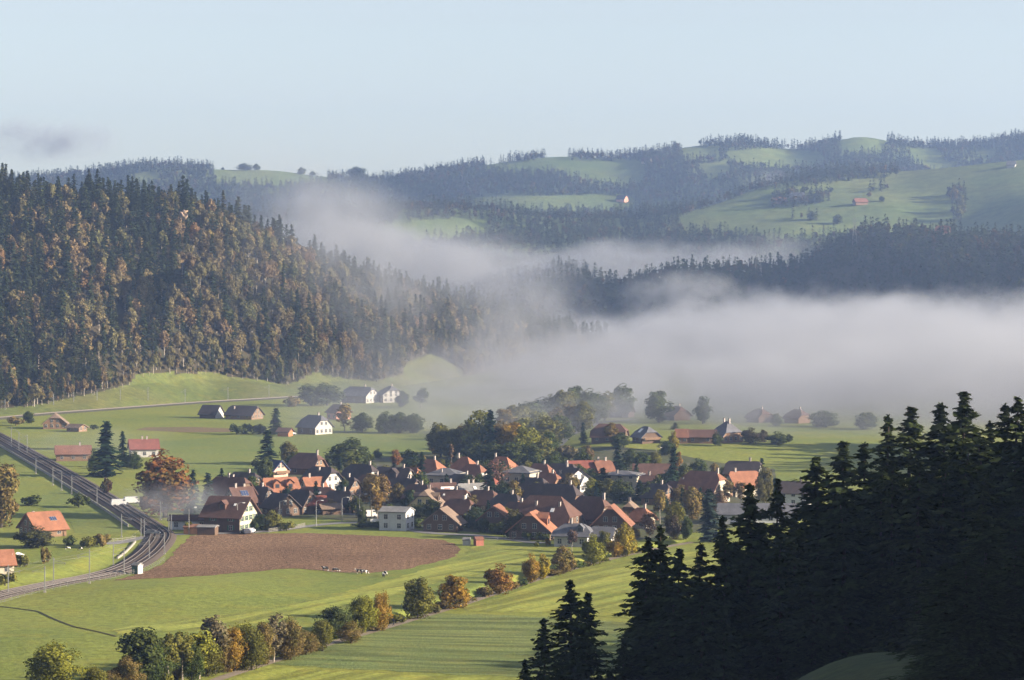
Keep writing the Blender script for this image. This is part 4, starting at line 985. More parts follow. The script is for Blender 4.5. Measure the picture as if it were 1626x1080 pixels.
tree('garden_spruce', 437, 690, 647, 26, SPG, 'spruce at the end of the long hedge'); 
for i, x in enumerate((375, 388, 401, 414)): tree('shrub', x, 690 - i * .3, 672, 20, DGR, '%s bush from the left in the hedge on the far meadow' % ordn[i])
tree('tall_tree', 494, 644, 609, 34, GRN, 'left dark tree beside the misty farmhouse'); tree('tall_tree', 520, 644, 607, 36, GRN, 'right dark tree beside the misty farmhouse'); tree('shrub', 463, 646, 629, 24, BRN, 'brown bush left of the misty farmhouse trees')
tree('birch', 546, 686, 640, 24, BRN, 'brown feathery tree in front of the misty red house'); tree('round_tree', 575, 686, 655, 30, GRN, 'misty tree right of the brown feathery tree')
for i, x in enumerate((612, 634, 655)): tree('round_tree', x, 688, 652 + i * 2, 30, GRN, '%s from the left of three misty trees beyond the meadow' % ordn[i])
tree('round_tree', 640, 646, 620, 20, GRN, 'faint tree right of the white window front'); tree('birch', 668, 648, 615, 26, GRN, 'faint tree at the fog edge below the meadow clearing')
tree('round_tree', 45, 672, 652, 16, DGR, 'round bush left of the lone meadow farmhouse'); tree('shrub', 25, 676, 660, 26, BRN, 'brown bush at the far left meadow'); tree('shrub', 150, 682, 674, 12, DGR, 'small bush right of the lone meadow farmhouse')
# village
V = [('garden_spruce', 502, 812, 763, 17, SPG, 'spruce in front of the white gable'), ('garden_spruce', 536, 806, 772, 24, SPB, 'blue-grey conifer right of the white gable'),
 ('birch', 590, 823, 750, 30, (.17, .12, .04), 'tall yellow-brown birch in front of the long dark roof'), ('birch', 609, 818, 752, 26, (.15, .10, .035), 'second birch right of the tall yellow-brown birch'), ('birch', 600, 826, 780, 22, (.19, .12, .03), 'small golden birch below the tall birches'),
 ('round_tree', 632, 798, 766, 30, (.13, .095, .035), 'brown tree right of the birches'), ('round_tree', 652, 790, 764, 20, (.15, .11, .03), 'small ochre tree near the long dark roof'),
 ('tall_tree', 629, 742, 713, 17, (.24, .10, .035), 'narrow orange tree behind the long dark roof'), ('poplar', 716, 742, 704, 9, (.13, .085, .05), 'slim bare poplar in front of the dark wood'),
 ('garden_spruce', 669, 770, 717, 21, SPG, 'tall slim conifer beside the orange lit gable'), ('garden_spruce', 779, 806, 742, 27, SPG, 'tall dark conifer in the village centre'),
 ('bare_tree', 793, 783, 727, 38, PINK, 'bare reddish tree beside the cream house'), ('garden_spruce', 799, 788, 768, 10, SPG, 'left small conifer by the white flat building'), ('garden_spruce', 812, 787, 763, 11, SPG, 'middle small conifer by the white flat building'), ('garden_spruce', 824, 786, 764, 14, SPG, 'right small conifer by the white flat building'),
 ('round_tree', 818, 856, 808, 34, (.055, .05, .025), 'dark round tree in front of the great farmhouse'), ('garden_spruce', 759, 758, 730, 8, SPG, 'thin conifer in front of the orange gable slope'), ('garden_spruce', 832, 772, 748, 16, DGR, 'dark conifer against the cream house'),
 ('garden_spruce', 875, 765, 736, 14, SPG, 'conifer beside the narrow orange hip'), ('garden_spruce', 852, 765, 738, 10, SPG, 'thin conifer left of the narrow orange hip'),
 ('garden_spruce', 956, 788, 742, 27, SPG, 'bushy spruce left of the cream flats'), ('garden_spruce', 981, 752, 696, 21, SPG, 'tall spruce below the terrace'), ('round_tree', 931, 734, 706, 22, (.13, .085, .04), 'brown tree behind the red tiled roof'),
 ('round_tree', 940, 790, 758, 18, YGR, 'yellow-green tree left of the bushy spruce'), ('garden_spruce', 1016, 795, 762, 20, SPG, 'spruce in front of the cream flats'), ('garden_spruce', 1002, 792, 772, 14, SPB, 'pale small conifer in front of the cream flats'),
 ('garden_spruce', 1066, 790, 708, 30, SPG, 'tall dark spruce right of the long brown barn'), ('round_tree', 1046, 795, 752, 26, DGR, 'dark tree left of the balcony farmhouse'),
 ('birch', 1048, 832, 776, 18, (.18, .14, .045), 'yellow birch beside the lawn at the village end'), ('round_tree', 1072, 835, 795, 28, OLV, 'olive tree right of the yellow birch'), ('round_tree', 1098, 825, 771, 36, BRN, 'brown tree below the balcony farmhouse'),
 ('garden_spruce', 1128, 860, 775, 44, SPB, 'pale spreading conifer left of the near spruces'), ('birch', 1032, 858, 812, 24, (.16, .09, .05), 'brown leafless birch behind the golden path tree'), ('round_tree', 1215, 805, 738, 30, (.09, .08, .03), 'olive-brown tree at the right of the bright orange roof'),
 ('birch', 1155, 800, 762, 22, (.14, .10, .04), 'ochre tree in front of the bright orange roof'), ('birch', 1177, 800, 764, 18, (.13, .09, .035), 'slim ochre tree under the bright orange roof'), ('round_tree', 1142, 812, 778, 22, (.15, .10, .07), 'pinkish brown tree beside the pale conifer'),
 ('round_tree', 1020, 745, 716, 24, GRN, 'green tree on the slope under the dark terrace farmhouse'), ('round_tree', 1040, 740, 716, 22, OLV, 'olive tree on the slope left of the tall dark spruce'), ('tall_tree', 1076, 750, 716, 14, (.22, .12, .03), 'narrow golden tree on the terrace slope'), ('round_tree', 1108, 752, 726, 26, GRN, 'green bush tree on the terrace slope'), ('round_tree', 1135, 750, 734, 14, BRN, 'small brown tree behind the orange half hip'),
 ('round_tree', 1000, 742, 712, 24, DGR, 'dark tree right of the tall spruce below the terrace'), ('tall_tree', 1070, 716, 684, 14, YEO, 'yellow tree left of the terrace barn'), ('round_tree', 1060, 722, 700, 22, GRN, 'green bush tree left of the terrace barn'), ('round_tree', 970, 702, 670, 24, (.13, .09, .025), 'golden tree in front of the brown terrace roof'), ('garden_spruce', 927, 704, 670, 14, SPG, 'dark conifer left of the brown terrace roof'),
 ('round_tree', 985, 712, 686, 24, DGR, 'dark tree below the brown terrace roof'), ('shrub', 900, 732, 706, 34, PAL, 'pale rounded bush at the terrace road'), ('round_tree', 1140, 708, 684, 16, DGR, 'dark tree in front of the grey hip-roofed farmhouse'),
 ('round_tree', 1192, 704, 678, 30, (.07, .055, .04), 'bare orchard tree right of the grey farmhouse'), ('round_tree', 1232, 706, 684, 34, DGR, 'spreading apple tree on the terrace meadow'), ('round_tree', 1253, 702, 689, 13, DGR, 'small tree right of the spreading apple tree'), ('round_tree', 1212, 702, 682, 18, (.07, .055, .04), 'second bare orchard tree right of the grey farmhouse'), ('garden_spruce', 1072, 682, 671, 14, DGR, 'small dark conifer behind the terrace barn'),
 ('tall_tree', 1046, 671, 620, 36, GRN, 'round tree in the fog left of the foggy farmhouse'), ('tall_tree', 1116, 673, 628, 24, GRN, 'narrow tree in the fog right of the foggy farmhouse'), ('tall_tree', 988, 664, 608, 34, GRN, 'tree in the fog behind the faint barn'), ('round_tree', 1232, 676, 656, 18, GRN, 'small tree between the two foggy farmhouses'), ('round_tree', 1310, 678, 652, 40, GRN, 'faint tree right of the foggy farmhouses'), ('round_tree', 1375, 682, 654, 34, GRN, 'faint tree in fog left of the near wood'),
 ('round_tree', 415, 842, 815, 24, GRN, 'green bush tree beside the crossing farmhouse'), ('round_tree', 432, 842, 808, 26, OLV, 'olive tree right of the crossing farmhouse'), ('shrub', 455, 843, 826, 24, OLV, 'olive bush behind the garden fence'), ('shrub', 402, 843, 822, 18, DGR, 'dark bush touching the white gable of the crossing farmhouse'),
 ('round_tree', 452, 815, 790, 20, DGR, 'dark garden tree in front of the dark gable'), ('round_tree', 468, 814, 792, 18, GRN, 'garden tree left of the red barn'), ('round_tree', 430, 815, 796, 20, DGR, 'dark garden bush tree below the two-dormer roof'), ('shrub', 300, 848, 828, 18, YGR, 'yellow-green bush by the workshop'),
 ('round_tree', 560, 815, 785, 24, DGR, 'dark tree left of the birches'), ('round_tree', 575, 830, 803, 16, DGR, 'dark bush tree by the street lamp'), ('shrub', 640, 838, 820, 30, DGR, 'dark hedge bush below the white modern house'), ('shrub', 600, 838, 828, 30, DGR, 'low hedge left of the white modern house'), ('shrub', 575, 838, 828, 28, DGR, 'low hedge by the pale field wall'), ('shrub', 660, 838, 822, 26, GRN, 'green bush left of the wooden barn'),
 ('shrub', 655, 815, 798, 24, DGR, 'dark bush behind the white modern house'), ('shrub', 745, 838, 815, 26, DGR, 'dark bush right of the wooden barn'), ('shrub', 765, 845, 820, 26, DGR, 'dark bush in front of the chalet'), ('round_tree', 752, 812, 785, 30, BRN, 'brown tree behind the wooden barn'), ('shrub', 790, 848, 826, 30, DGR, 'dark hedge left of the dark round tree'), ('shrub', 838, 858, 842, 20, DGR, 'dark bush under the orange roof with dormer'),
 ('shrub', 862, 860, 844, 20, DGR, 'dark bush between orange dormer roof and villa'), ('shrub', 893, 861, 846, 16, BRN, 'brown bush in front of the white villa'), ('shrub', 869, 866, 855, 9, ORG, 'small orange sapling on the lawn'), ('shrub', 853, 868, 860, 8, YGR, 'tiny bush on the lawn left of the orange sapling'), ('birch', 908, 875, 840, 14, (.10, .07, .06), 'thin bare birch behind the brown-orange path tree'), ('round_tree', 985, 840, 806, 24, (.07, .055, .04), 'bare dark tree in front of the lit brown slope'), ('shrub', 1005, 858, 838, 22, BRN, 'brown bush right of the golden path tree'), ('round_tree', 1068, 862, 822, 28, (.08, .06, .04), 'dull brown tree left of the pale conifer'),
 ('round_tree', 1090, 856, 818, 20, GRN, 'green tree against the pale conifer'), ('round_tree', 735, 800, 775, 16, DGR, 'dark tree beside the long plain roof'), ('garden_spruce', 722, 795, 768, 8, SPG, 'thin conifer by the grey roofed house'), ('round_tree', 690, 762, 740, 18, DGR, 'dark tree left of the cream apartment block'), ('round_tree', 670, 745, 722, 16, BRN, 'brown tree left of the first orange hip'), ('round_tree', 765, 770, 745, 18, DGR, 'dark tree behind the light grey roof'), ('shrub', 735, 770, 752, 16, DGR, 'dark bush right of the cream apartment block'),
 ('round_tree', 880, 752, 722, 22, GRN, 'green tree at the foot of the terrace road'), ('round_tree', 945, 762, 742, 14, DGR, 'dark tree left of the flats'), ('round_tree', 1088, 760, 735, 24, DGR, 'dark tree behind the balcony farmhouse'), ('round_tree', 600, 728, 712, 16, DGR, 'dark bush at the meadow edge behind the long roof'), ('shrub', 580, 735, 718, 26, DGR, 'dark hedge behind the tall dark roof'), ('shrub', 650, 732, 712, 22, DGR, 'dark hedge at the wood edge'), ('round_tree', 520, 745, 724, 14, GRN, 'small tree right of the glowing orange hip')]
for a in V: tree(*a)
GX = [(470, 750), (540, 765), (545, 790), (518, 815), (610, 770), (640, 775), (595, 795), (665, 790), (690, 800), (708, 790), (730, 760), (745, 790), (770, 765), (785, 812), (800, 800), (815, 800), (840, 765), (862, 760), (888, 770), (918, 768), (935, 768), (948, 800), (966, 790), (985, 798), (1030, 800), (1035, 780), (1052, 812), (1080, 800), (1088, 785), (1112, 800), (1145, 790), (1165, 780), (1195, 780), (1230, 785), (560, 760), (618, 830), (880, 745), (710, 765), (650, 812), (905, 790), (1000, 830), (960, 818), (420, 765), (400, 790), (455, 808), (480, 800), (530, 770), (570, 775), (585, 770), (625, 760), (655, 752), (675, 760), (700, 758), (720, 775), (740, 775), (760, 790), (790, 770), (830, 790), (850, 800), (895, 760), (925, 750), (1010, 770), (1058, 770), (1125, 790), (1150, 770), (1210, 765), (970, 775), (990, 770), (755, 835), (775, 838), (805, 840), (690, 825), (665, 822), (1085, 815), (1110, 812)]
def nearest(p):
    return min(HOUSES, key=lambda q: (q[1].location.x - p.x) ** 2 + .4 * (q[1].location.y - p.y) ** 2)
used = {}
for i, (x, y) in enumerate(GX):
    p_ = at(x, y); hl, ho = nearest(p_); side = 'left of' if p_.x < ho.location.x - 3 else 'right of' if p_.x > ho.location.x + 3 else 'in front of' if p_.y < ho.location.y else 'behind'
    con = i % 4 == 1; c = [DGR, GRN, SPG, BRN, OLV, DGR][i % 6]; cname = {DGR: 'dark green', GRN: 'green', SPG: 'dark', BRN: 'brown', OLV: 'olive'}[c]; h_ = 24 + 20 * random.random()
    words = hl.split(' '); short = ' '.join(words[:8])
    lab = '%s garden %s %s the %s' % (cname, 'conifer' if con else 'tree', side, short); k = used.get(lab, 0); used[lab] = k + 1
    if k: lab = 'another ' + lab
    tree('garden_spruce' if con else 'round_tree', x, y, y - h_, 14 if con else 24 + 10 * random.random(), SPG if con else c, lab)
# wood on the knoll
W_ = [(700, 726, 670, 34, OLV), (690, 722, 690, 24, BRN), (720, 728, 680, 36, OLV), (742, 728, 672, 34, BRN), (762, 730, 650, 40, YGR), (778, 732, 656, 26, GRN), (795, 735, 668, 36, BRN), (815, 736, 670, 40, ORG), (835, 738, 675, 36, YGR), (855, 738, 690, 34, OLV), (870, 732, 685, 30, GRN), (755, 745, 700, 36, DGR), (785, 746, 700, 36, DGR), (815, 748, 700, 36, DGR), (845, 748, 702, 30, DGR),
      (800, 700, 648, 36, BRN), (822, 695, 642, 36, OLV), (842, 690, 636, 36, GRN), (860, 686, 630, 36, GRN), (880, 682, 624, 34, OLV), (898, 680, 618, 34, OLV), (916, 676, 612, 34, GRN), (934, 674, 616, 34, GRN), (948, 672, 622, 26, GRN), (868, 712, 660, 36, OLV), (890, 704, 655, 28, GRN), (905, 690, 640, 32, BRN), (925, 688, 636, 32, OLV), (880, 695, 645, 34, BRN), (855, 700, 652, 36, YGR), (960, 668, 620, 26, OLV), (830, 715, 662, 38, YGR), (780, 722, 668, 36, BRN), (735, 720, 676, 34, OLV)]
cn = {OLV: 'olive', BRN: 'brown', DGR: 'dark green', YGR: 'yellow-green', GRN: 'green', ORG: 'orange'}
rows = {}
for i, (x, y, tp, w, c) in enumerate(sorted(W_, key=lambda q: q[0])):
    k = cn[c]; rows[k] = rows.get(k, 0) + 1
    tree('tall_tree', x, y, tp, w * 1.1, c, '%s %s tree from the left in the wood behind the village' % (ordn[rows[k] - 1], k), group='trees of the wood behind the village')
tree('garden_spruce', 781, 736, 650, 28, SPG, 'single dark spruce in the wood behind the village')
# trees on the far skyline
for px, w, h, d in ((395, 22, 12, 'clump tree on the bare skyline at left'), (408, 12, 11, 'smaller clump tree on the bare skyline at left'), (470, 12, 12, 'lone round tree on the bare skyline'), (490, 11, 8, 'small round tree right of the lone skyline tree'), (570, 24, 22, 'big round tree standing on the skyline'), (360, 5, 5, 'tiny tree on the skyline right of the far forest')):
    i = int(np.argmin(np.abs(hill_far.px - px))); j = int(np.argmax((hill_far.Z[i] - H) / hill_far.Y[i])); p = Vector((hill_far.X[i, j], hill_far.Y[i, j], hill_far.Z[i, j] - .5)); pr = HY - F * (p.z - H) / p.y
    tree('round_tree', px, pr, pr - h, w, DGR, d, loc=p)
for px, py, h, w, c, d in ((1515, 318, 22, 12, BRN, 'upper autumn tree in the right-hand pasture hollow'), (1527, 335, 26, 12, OLV, 'middle autumn tree in the right-hand pasture hollow'), (1522, 348, 24, 14, OLV, 'lower autumn tree in the right-hand pasture hollow'), (1400, 320, 9, 8, DGR, 'small tree right of the red-roofed far farm'), (1380, 312, 8, 7, BRN, 'small tree behind the red-roofed far farm'), (1285, 322, 12, 18, DGR, 'dark tree right of the far red barn'), (1300, 322, 11, 14, DGR, 'second dark tree right of the far red barn'), (1255, 312, 14, 16, BRN, 'brown tree above the far red barn'), (1290, 350, 16, 14, DGR, 'dark tree on the pasture slope below the far barn'), (1330, 356, 16, 16, DGR, 'dark tree on the lower right-hand pasture')):
    tree('round_tree', px, py, py - h, w, c, d, loc=hill_mid.on(px, py))

# ------------------------------------------------------------------ the dark wood in the right foreground
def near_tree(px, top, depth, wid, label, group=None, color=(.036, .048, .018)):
    x = (px - CX) / F * depth; z = float(zfore(x, depth)); zt = H - (top - HY) * depth / F
    crown, trunk = PROTO['near_spruce'][random.randrange(4)]; h = max(9.0, zt - z); k = h / 28.3
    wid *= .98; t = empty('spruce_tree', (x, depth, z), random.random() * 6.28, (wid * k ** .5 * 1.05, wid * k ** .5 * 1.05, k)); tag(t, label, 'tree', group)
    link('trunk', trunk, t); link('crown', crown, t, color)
PEAK = [(834, 1046, 330, .8, 'lowest spruce at the left foot of the near wood'), (863, 981, 335, .9, 'small spruce at the left end of the near wood'), (905, 918, 345, 1.0, 'left of two pointed spruces standing out left of the near wood'), (934, 938, 340, .9, 'right of two pointed spruces standing out left of the near wood'),
    (1029, 849, 350, 1.0, 'left of the twin spires rising by the golden path tree'), (1049, 833, 355, 1.0, 'right of the twin spires rising by the golden path tree'), (1079, 868, 345, 1.0, 'spruce right of the twin spires'), (1113, 862, 352, 1.0, 'spruce tip between the twin spires and the pale conifer'), (1148, 818, 350, .9, 'thin spruce tip in front of the pale conifer'),
    (1191, 766, 360, 1.1, 'broad spruce top against the orange village roof'), (1235, 756, 365, .8, 'narrow lit spruce top right of the orange village roof'), (1296, 722, 360, 1.25, 'spruce with a wide rounded top at the shoulder of the near wood'), (1340, 697, 355, 1.2, 'spruce at the shoulder below the meadow fog'), (1372, 700, 365, 1.1, 'spruce behind the wood shoulder'),
    (1410, 658, 360, 1.15, 'tall spruce against the fog left of the highest tops'), (1447, 642, 370, 1.3, 'wide-topped tall spruce against the fog'), (1494, 638, 365, 1.25, 'tall spruce left of the highest tip'), (1530, 618, 360, 1.25, 'highest spruce tip of the near wood'), (1572, 668, 372, 1.1, 'spruce in the notch right of the highest tip'), (1596, 640, 350, 1.0, 'spruce left of the right picture edge'), (1616, 627, 345, 1.15, 'spruce at the right picture edge'),
    (1562, 756, 318, 1.25, 'nearer sunlit spruce on the right side of the near wood'), (1460, 727, 335, 1.1, 'nearer spruce with lit top in the middle of the near wood'), (1417, 722, 338, .9, 'slender nearer spruce left of the lit one'), (1400, 738, 340, .9, 'dark slender spruce inside the near wood'), (1610, 800, 300, 1.3, 'nearest spruce at the right picture edge'), (1262, 812, 350, 1.0, 'spruce tip in the gap right of the narrow lit top')]
for q in PEAK: near_tree(*q, color=(.045, .055, .018) if 'lit' in q[4] else (.036, .048, .018))  # spruces labelled lit have sunlight put into a lighter needle colour
env = [(820, 1075), (863, 1000), (905, 950), (960, 1000), (1029, 880), (1079, 900), (1148, 860), (1191, 810), (1235, 810), (1265, 830), (1296, 760), (1340, 735), (1410, 700), (1530, 670), (1630, 660), (1800, 600), (2300, 560)]
r9 = random.Random(5)
for i in range(64):
    px = 1000 + (i + r9.random()) * 650 / 64; d = 326 + r9.random() * 75
    tp = np.interp(px, *zip(*env)) + 20 + 110 * r9.random() ** 1.3
    if 1225 < px < 1500 and d < 328: d += 20
    near_tree(px, tp, d, .95 + .35 * r9.random(), 'dark spruce inside the shaded near wood at lower right', 'spruces inside the near wood')
for i in range(7):
    px = 870 + i * 20; near_tree(px, np.interp(px, *zip(*env)) + 60 + 20 * r9.random(), 330 + r9.random() * 20, .9, 'dark spruce low in the left tongue of the near wood', 'spruces in the left tongue of the near wood')
for i in range(9):
    px = 1500 + i * 16 + r9.random() * 10; near_tree(px, 800 + 150 * r9.random(), 212 + 34 * r9.random(), 1.15, 'dark spruce on the near side of the wood at the right corner', 'spruces at the right corner')
# the same wood goes on beyond the right picture edge, where it shades this slope and the lower meadow
pp = []; rw = np.random.default_rng(3)
for _ in range(6000):
    x, y = rw.uniform(62, 330), rw.uniform(150, 640)
    if x < .20 * y + 3 or x < 62: continue
    if y > 440 and x < 118: continue
    if 470 < y < 545 : continue
    if y > 610: continue
    pp.append((x, y, float(zfore(x, y))))
pp = np.array(pp); pp = pp[thin(pp, 5.0)]
gp = np.stack([rw.uniform(206, 268, 500), rw.uniform(1040, 1125, 500), np.zeros(500)], 1); gp = gp[thin(gp, 6)]; gp[:, 2] = gz(gp[:, 0], gp[:, 1]) - .3  # unseen grove, added so that its long shadow darkens the terrace slope
scatter('shade_grove', gp, rw.integers(0, NHS, len(gp)), 1.35 + .3 * rw.random(len(gp)), rw.random(len(gp)) * 6.28, PC_HILL, 'tall unseen spruce grove added to shade the terrace slope')
scatter('side_wood', pp, rw.integers(0, NHS, len(pp)), 0.8 + .22 * rw.random(len(pp)), rw.random(len(pp)) * 6.28, PC_HILL, 'dark spruce wood continuing beyond the right picture edge')

# ------------------------------------------------------------------ railway
def track(pts, label, zbase, step=0.65, sleepers=True):
    P = resample(pts, step); z = gz(P[:, 0], P[:, 1]) + zbase
    k = 8; z = np.convolve(np.pad(z, k, 'edge'), np.ones(2 * k + 1) / (2 * k + 1), 'valid')
    t = empty('railway_track', (P[0, 0], P[0, 1], z[0])); tag(t, label, 'railway track'); o0 = np.array([P[0, 0], P[0, 1], z[0]])
    for s in (-1, 1):
        A = offset_line(P, s * .75 + .05); B = offset_line(P, s * .75 - .05); n = len(P)
        X = np.stack([A[:, 0], A[:, 0], B[:, 0], B[:, 0]], 1); Y = np.stack([A[:, 1], A[:, 1], B[:, 1], B[:, 1]], 1)
        Z = np.stack([z, z + .32, z + .32, z], 1)
        link('rail', grid_mesh('rail', X - o0[0], Y - o0[1], Z - o0[2], M['rail'], False), t)
    if sleepers:
        A = offset_line(P, 1.3); B = offset_line(P, -1.3); mb = MB()
        for i in range(len(P)):
            c = (A[i] + B[i]) / 2 - o0[:2]; d = A[i] - B[i]; mb.box((c[0], c[1], z[i] - o0[2] + .06), (2.6, .26, .16), 0, math.atan2(d[1], d[0]))
        s = mb.build('sleepers', [M['sleeper']], t); s['kind'] = 'stuff'
    return t
vis = TRACK_S[6 * 1:]
TP = resample(vis, 2.0)
for off, d in ((1.9, 'left'), (-1.9, 'right')): track(offset_line(TP, off), 'railway track curving past the ploughed field, %s of the two' % d, .40)
track(smooth_line(HILLRAIL, 5), 'single railway track along the foot of the wooded hill', .78, 1.0, False)

def pole(px, py, top, label, arm=1, group='catenary poles', rad=.11, ang=None):
    p = at(px, py); h = (py - top) * p.y / F
    mb = MB().box((0, 0, h / 2 - .3), (rad * 2, rad * 2, h + .6), 0).box((0, 0, .1), (.6, .6, .35), 1)
    t = link('catenary_pole', mb.mesh('catenary_pole', [M['metal'], M['concrete']])); t.location = p; tag(t, label, 'pole', group)
    if arm:
        a = MB(); L = 3.0 * arm
        a.tube((0, 0, h * .92), (L, -.1, h * .80), .05, .05, 5); a.tube((0, 0, h * .78), (L, -.1, h * .78), .045, .045, 5); a.tube((L * .9, -.1, h * .80), (L * .9, -.1, h * .72), .04, .04, 5)
        a.build('bracket_arm', [M['metal']], t)
    return p + Vector((3.0 * arm * .9, -.1, h * .78))
near_p = [(13, 944, 897, 1), (71, 941, 899, -1), (85, 927, 886, 1), (142, 927, 872, -1), (180, 898, 863, 1), (197, 912, 872, -1), (237, 890, 857, -1), (261, 880, 845, -1)]
for i, (x, y, tp, a) in enumerate(near_p): pole(x, y, tp, '%s railway pole from the left on the curve before the crossing' % ordn[i], a)
mid_p = [(57, 752, 728, 1), (84, 771, 741, 1), (98, 779, 749, -1), (114, 785, 755, 1), (193, 853, 817, 1), (224, 853, 823, 1), (229, 853, 824, 0), (268, 848, 818, -1), (272, 848, 817, 0), (30, 717, 686, 1), (43, 722, 690, -1), (18, 712, 678, 1), (154, 800, 773, -1), (255, 826, 796, -1)]
for i, (x, y, tp, a) in enumerate(sorted(mid_p)): pole(x, y, tp, '%s railway pole from the left on the line behind the crossing' % ordn[i], a)
hp = [(8, 657, 634), (29, 655, 632), (55, 654, 627), (85, 652.5, 625), (117, 650, 622), (154, 648, 620), (191, 645.5, 618), (235, 642.5, 615), (294, 639.5, 618), (362, 636, 615), (427, 632, 611)]
for i, (x, y, tp) in enumerate(hp): pole(x, y, tp, '%s pale pole from the left along the hill railway' % ordn[i], -.8, 'poles along the hill railway', .15)
# contact wires of the hill line and the main line, slung between the arms
def wire(name, pts, label):
    mb = MB()
    for a, b in zip(pts[:-1], pts[1:]):
        a, b = Vector(a), Vector(b); prev = a
        for k in range(1, 6):
            t = k / 5; q = a.lerp(b, t) - Vector((0, 0, .5 * 4 * t * (1 - t))); mb.tube(prev, q, 0.014, .014, 4, 0, False); prev = q
    o = mb.build(name, [M['metal']]); tag(o, label, 'wire'); return o
tw = resample(offset_line(TP, 2.6), 45.0); wire('contact_wire', [(x, y, float(gz(x, y)) + 6.0) for x, y in tw], 'overhead wire above the left track of the railway curve')
tw = resample(offset_line(TP, -2.2), 45.0); wire('contact_wire', [(x, y, float(gz(x, y)) + 6.0) for x, y in tw], 'overhead wire above the right track of the railway curve')

# retaining wall along the bank, panel by panel
def wallrun(name, label, pts, h, th, mat, panel, zoff=0.0, cat='wall'):
    P = resample(pts, panel); p0 = Vector((P[0, 0], P[0, 1], float(gz(P[0, 0], P[0, 1])))); t = empty(name, p0); tag(t, label, cat)
    for a, b in zip(P[:-1], P[1:]):
        m_ = (a + b) / 2; L = np.linalg.norm(b - a); z = float(gz(*a)) * .5 + float(gz(*b)) * .5
        o = MB().box((0, 0, h / 2 + zoff - .3), (L - .04, th, h + .6)).build('panel', [mat], t); o.location = (m_[0] - p0.x, m_[1] - p0.y, z - p0.z); o.rotation_euler = (0, 0, math.atan2(b[1] - a[1], b[0] - a[0]))
    return t
LT = resample(LOWTRACK, 2.0)
lt = offset_line(LT, 6.3); s_ = np.array([CX + F * x / y for x, y in lt]); w_ = lt[(s_ > 186) & (s_ < 250)]
wallrun('retaining_wall', 'curved pale retaining wall beside the railway', w_[:-6], 1.5, .4, M['concrete'], 4.0, -1.0)
up = TRACK_S[6 * 9 + 2:]; UP = resample(up, 2.0)
ul = offset_line(UP, 6.4); wallrun('parapet_wall', 'long low concrete wall along the near side of the railway behind the crossing', ul[5:-40], .9, .25, M['concrete'], 6.0)

def fence(label, pts, h, gap, rails, mat, name='fence', post=.07):
    P = resample(pts, gap); z = gz(P[:, 0], P[:, 1]); p0 = Vector((P[0, 0], P[0, 1], float(z[0]))); t = empty(name, p0); tag(t, label, 'fence')
    me = MB().box((0, 0, h / 2 - .2), (post * 2, post * 2, h + .4)).mesh('post', [mat])
    for i in range(len(P)):
        o = link('post', me, t); o.location = (P[i, 0] - p0.x, P[i, 1] - p0.y, z[i] - p0.z)
    for k in range(rails):
        mb = MB(); zz = h * (k + .7) / rails
        for i in range(len(P) - 1):
            mb.tube((P[i, 0] - p0.x, P[i, 1] - p0.y, z[i] - p0.z + zz), (P[i + 1, 0] - p0.x, P[i + 1, 1] - p0.y, z[i + 1] - p0.z + zz), post * .6, post * .6, 4, 0, False)
        mb.build('rail', [mat], t)
    return t
lr = offset_line(LT, -7.0); s_ = np.array([CX + F * x / y for x, y in lr]); fence('pale wire fence on the field side of the railway curve', lr[(s_ > -20) & (s_ < 262)], 1.3, 3.0, 3, M['metal'], post=.035)
fence('pale wooden garden fence by the road right of the crossing farmhouse', [flat(*p) for p in ((427, 846), (450, 843), (475, 839), (484, 837))], 1.2, 1.2, 3, M['concrete'], post=.1)
fence('thin pasture fence at the corner of the mown strip', [flat(*p) for p in ((765, 858), (800, 857), (840, 858))], 1.0, 3.0, 2, M['metal'])
fence('fence beside the bank road above the railway wall', [flat(*p) for p in ((155, 872), (180, 864), (215, 858))], 1.1, 2.0, 2, M['concrete'])
#fence('pasture fence', [flat(*p) for p in ((338, 962), (462, 942), (520, 900))], 1.0, 22.0, 1, M['wood'])

# street lamps
def lamp(px, py, top, label, arm=1.6):
    p = at(px, py); h = (py - top) * p.y / F; t = empty('street_lamp', p); tag(t, label, 'street lamp', 'street lamps')
    MB().tube((0, 0, -.3), (0, 0, h), .12, .07, 6).build('post', [M['metal']], t)
    MB().tube((0, 0, h - .05), (arm * .6, 0, h + .35), .05, .05, 5).tube((arm * .6, 0, h + .35), (arm, 0, h + .3), .05, .05, 5).build('arm', [M['metal']], t)
    MB().box((arm + .25, 0, h + .28), (.8, .28, .16), 0, 0, .8).build('lamp_head', [M['white']], t)
for x, y, tp, d in ((300, 849, 807, 'street lamp by the crossing workshop'), (377, 846, 800, 'street lamp in front of the crossing farmhouse'), (444, 822, 797, 'street lamp beside the village road left of the red barn'), (502, 836, 796, 'street lamp on the green in front of the red barn'), (543, 830, 791, 'street lamp right of the green'), (571, 824, 786, 'street lamp with curved arm left of the birches'), (1042, 733, 712, 'thin lamp on the terrace slope')): lamp(x, y, tp, d)

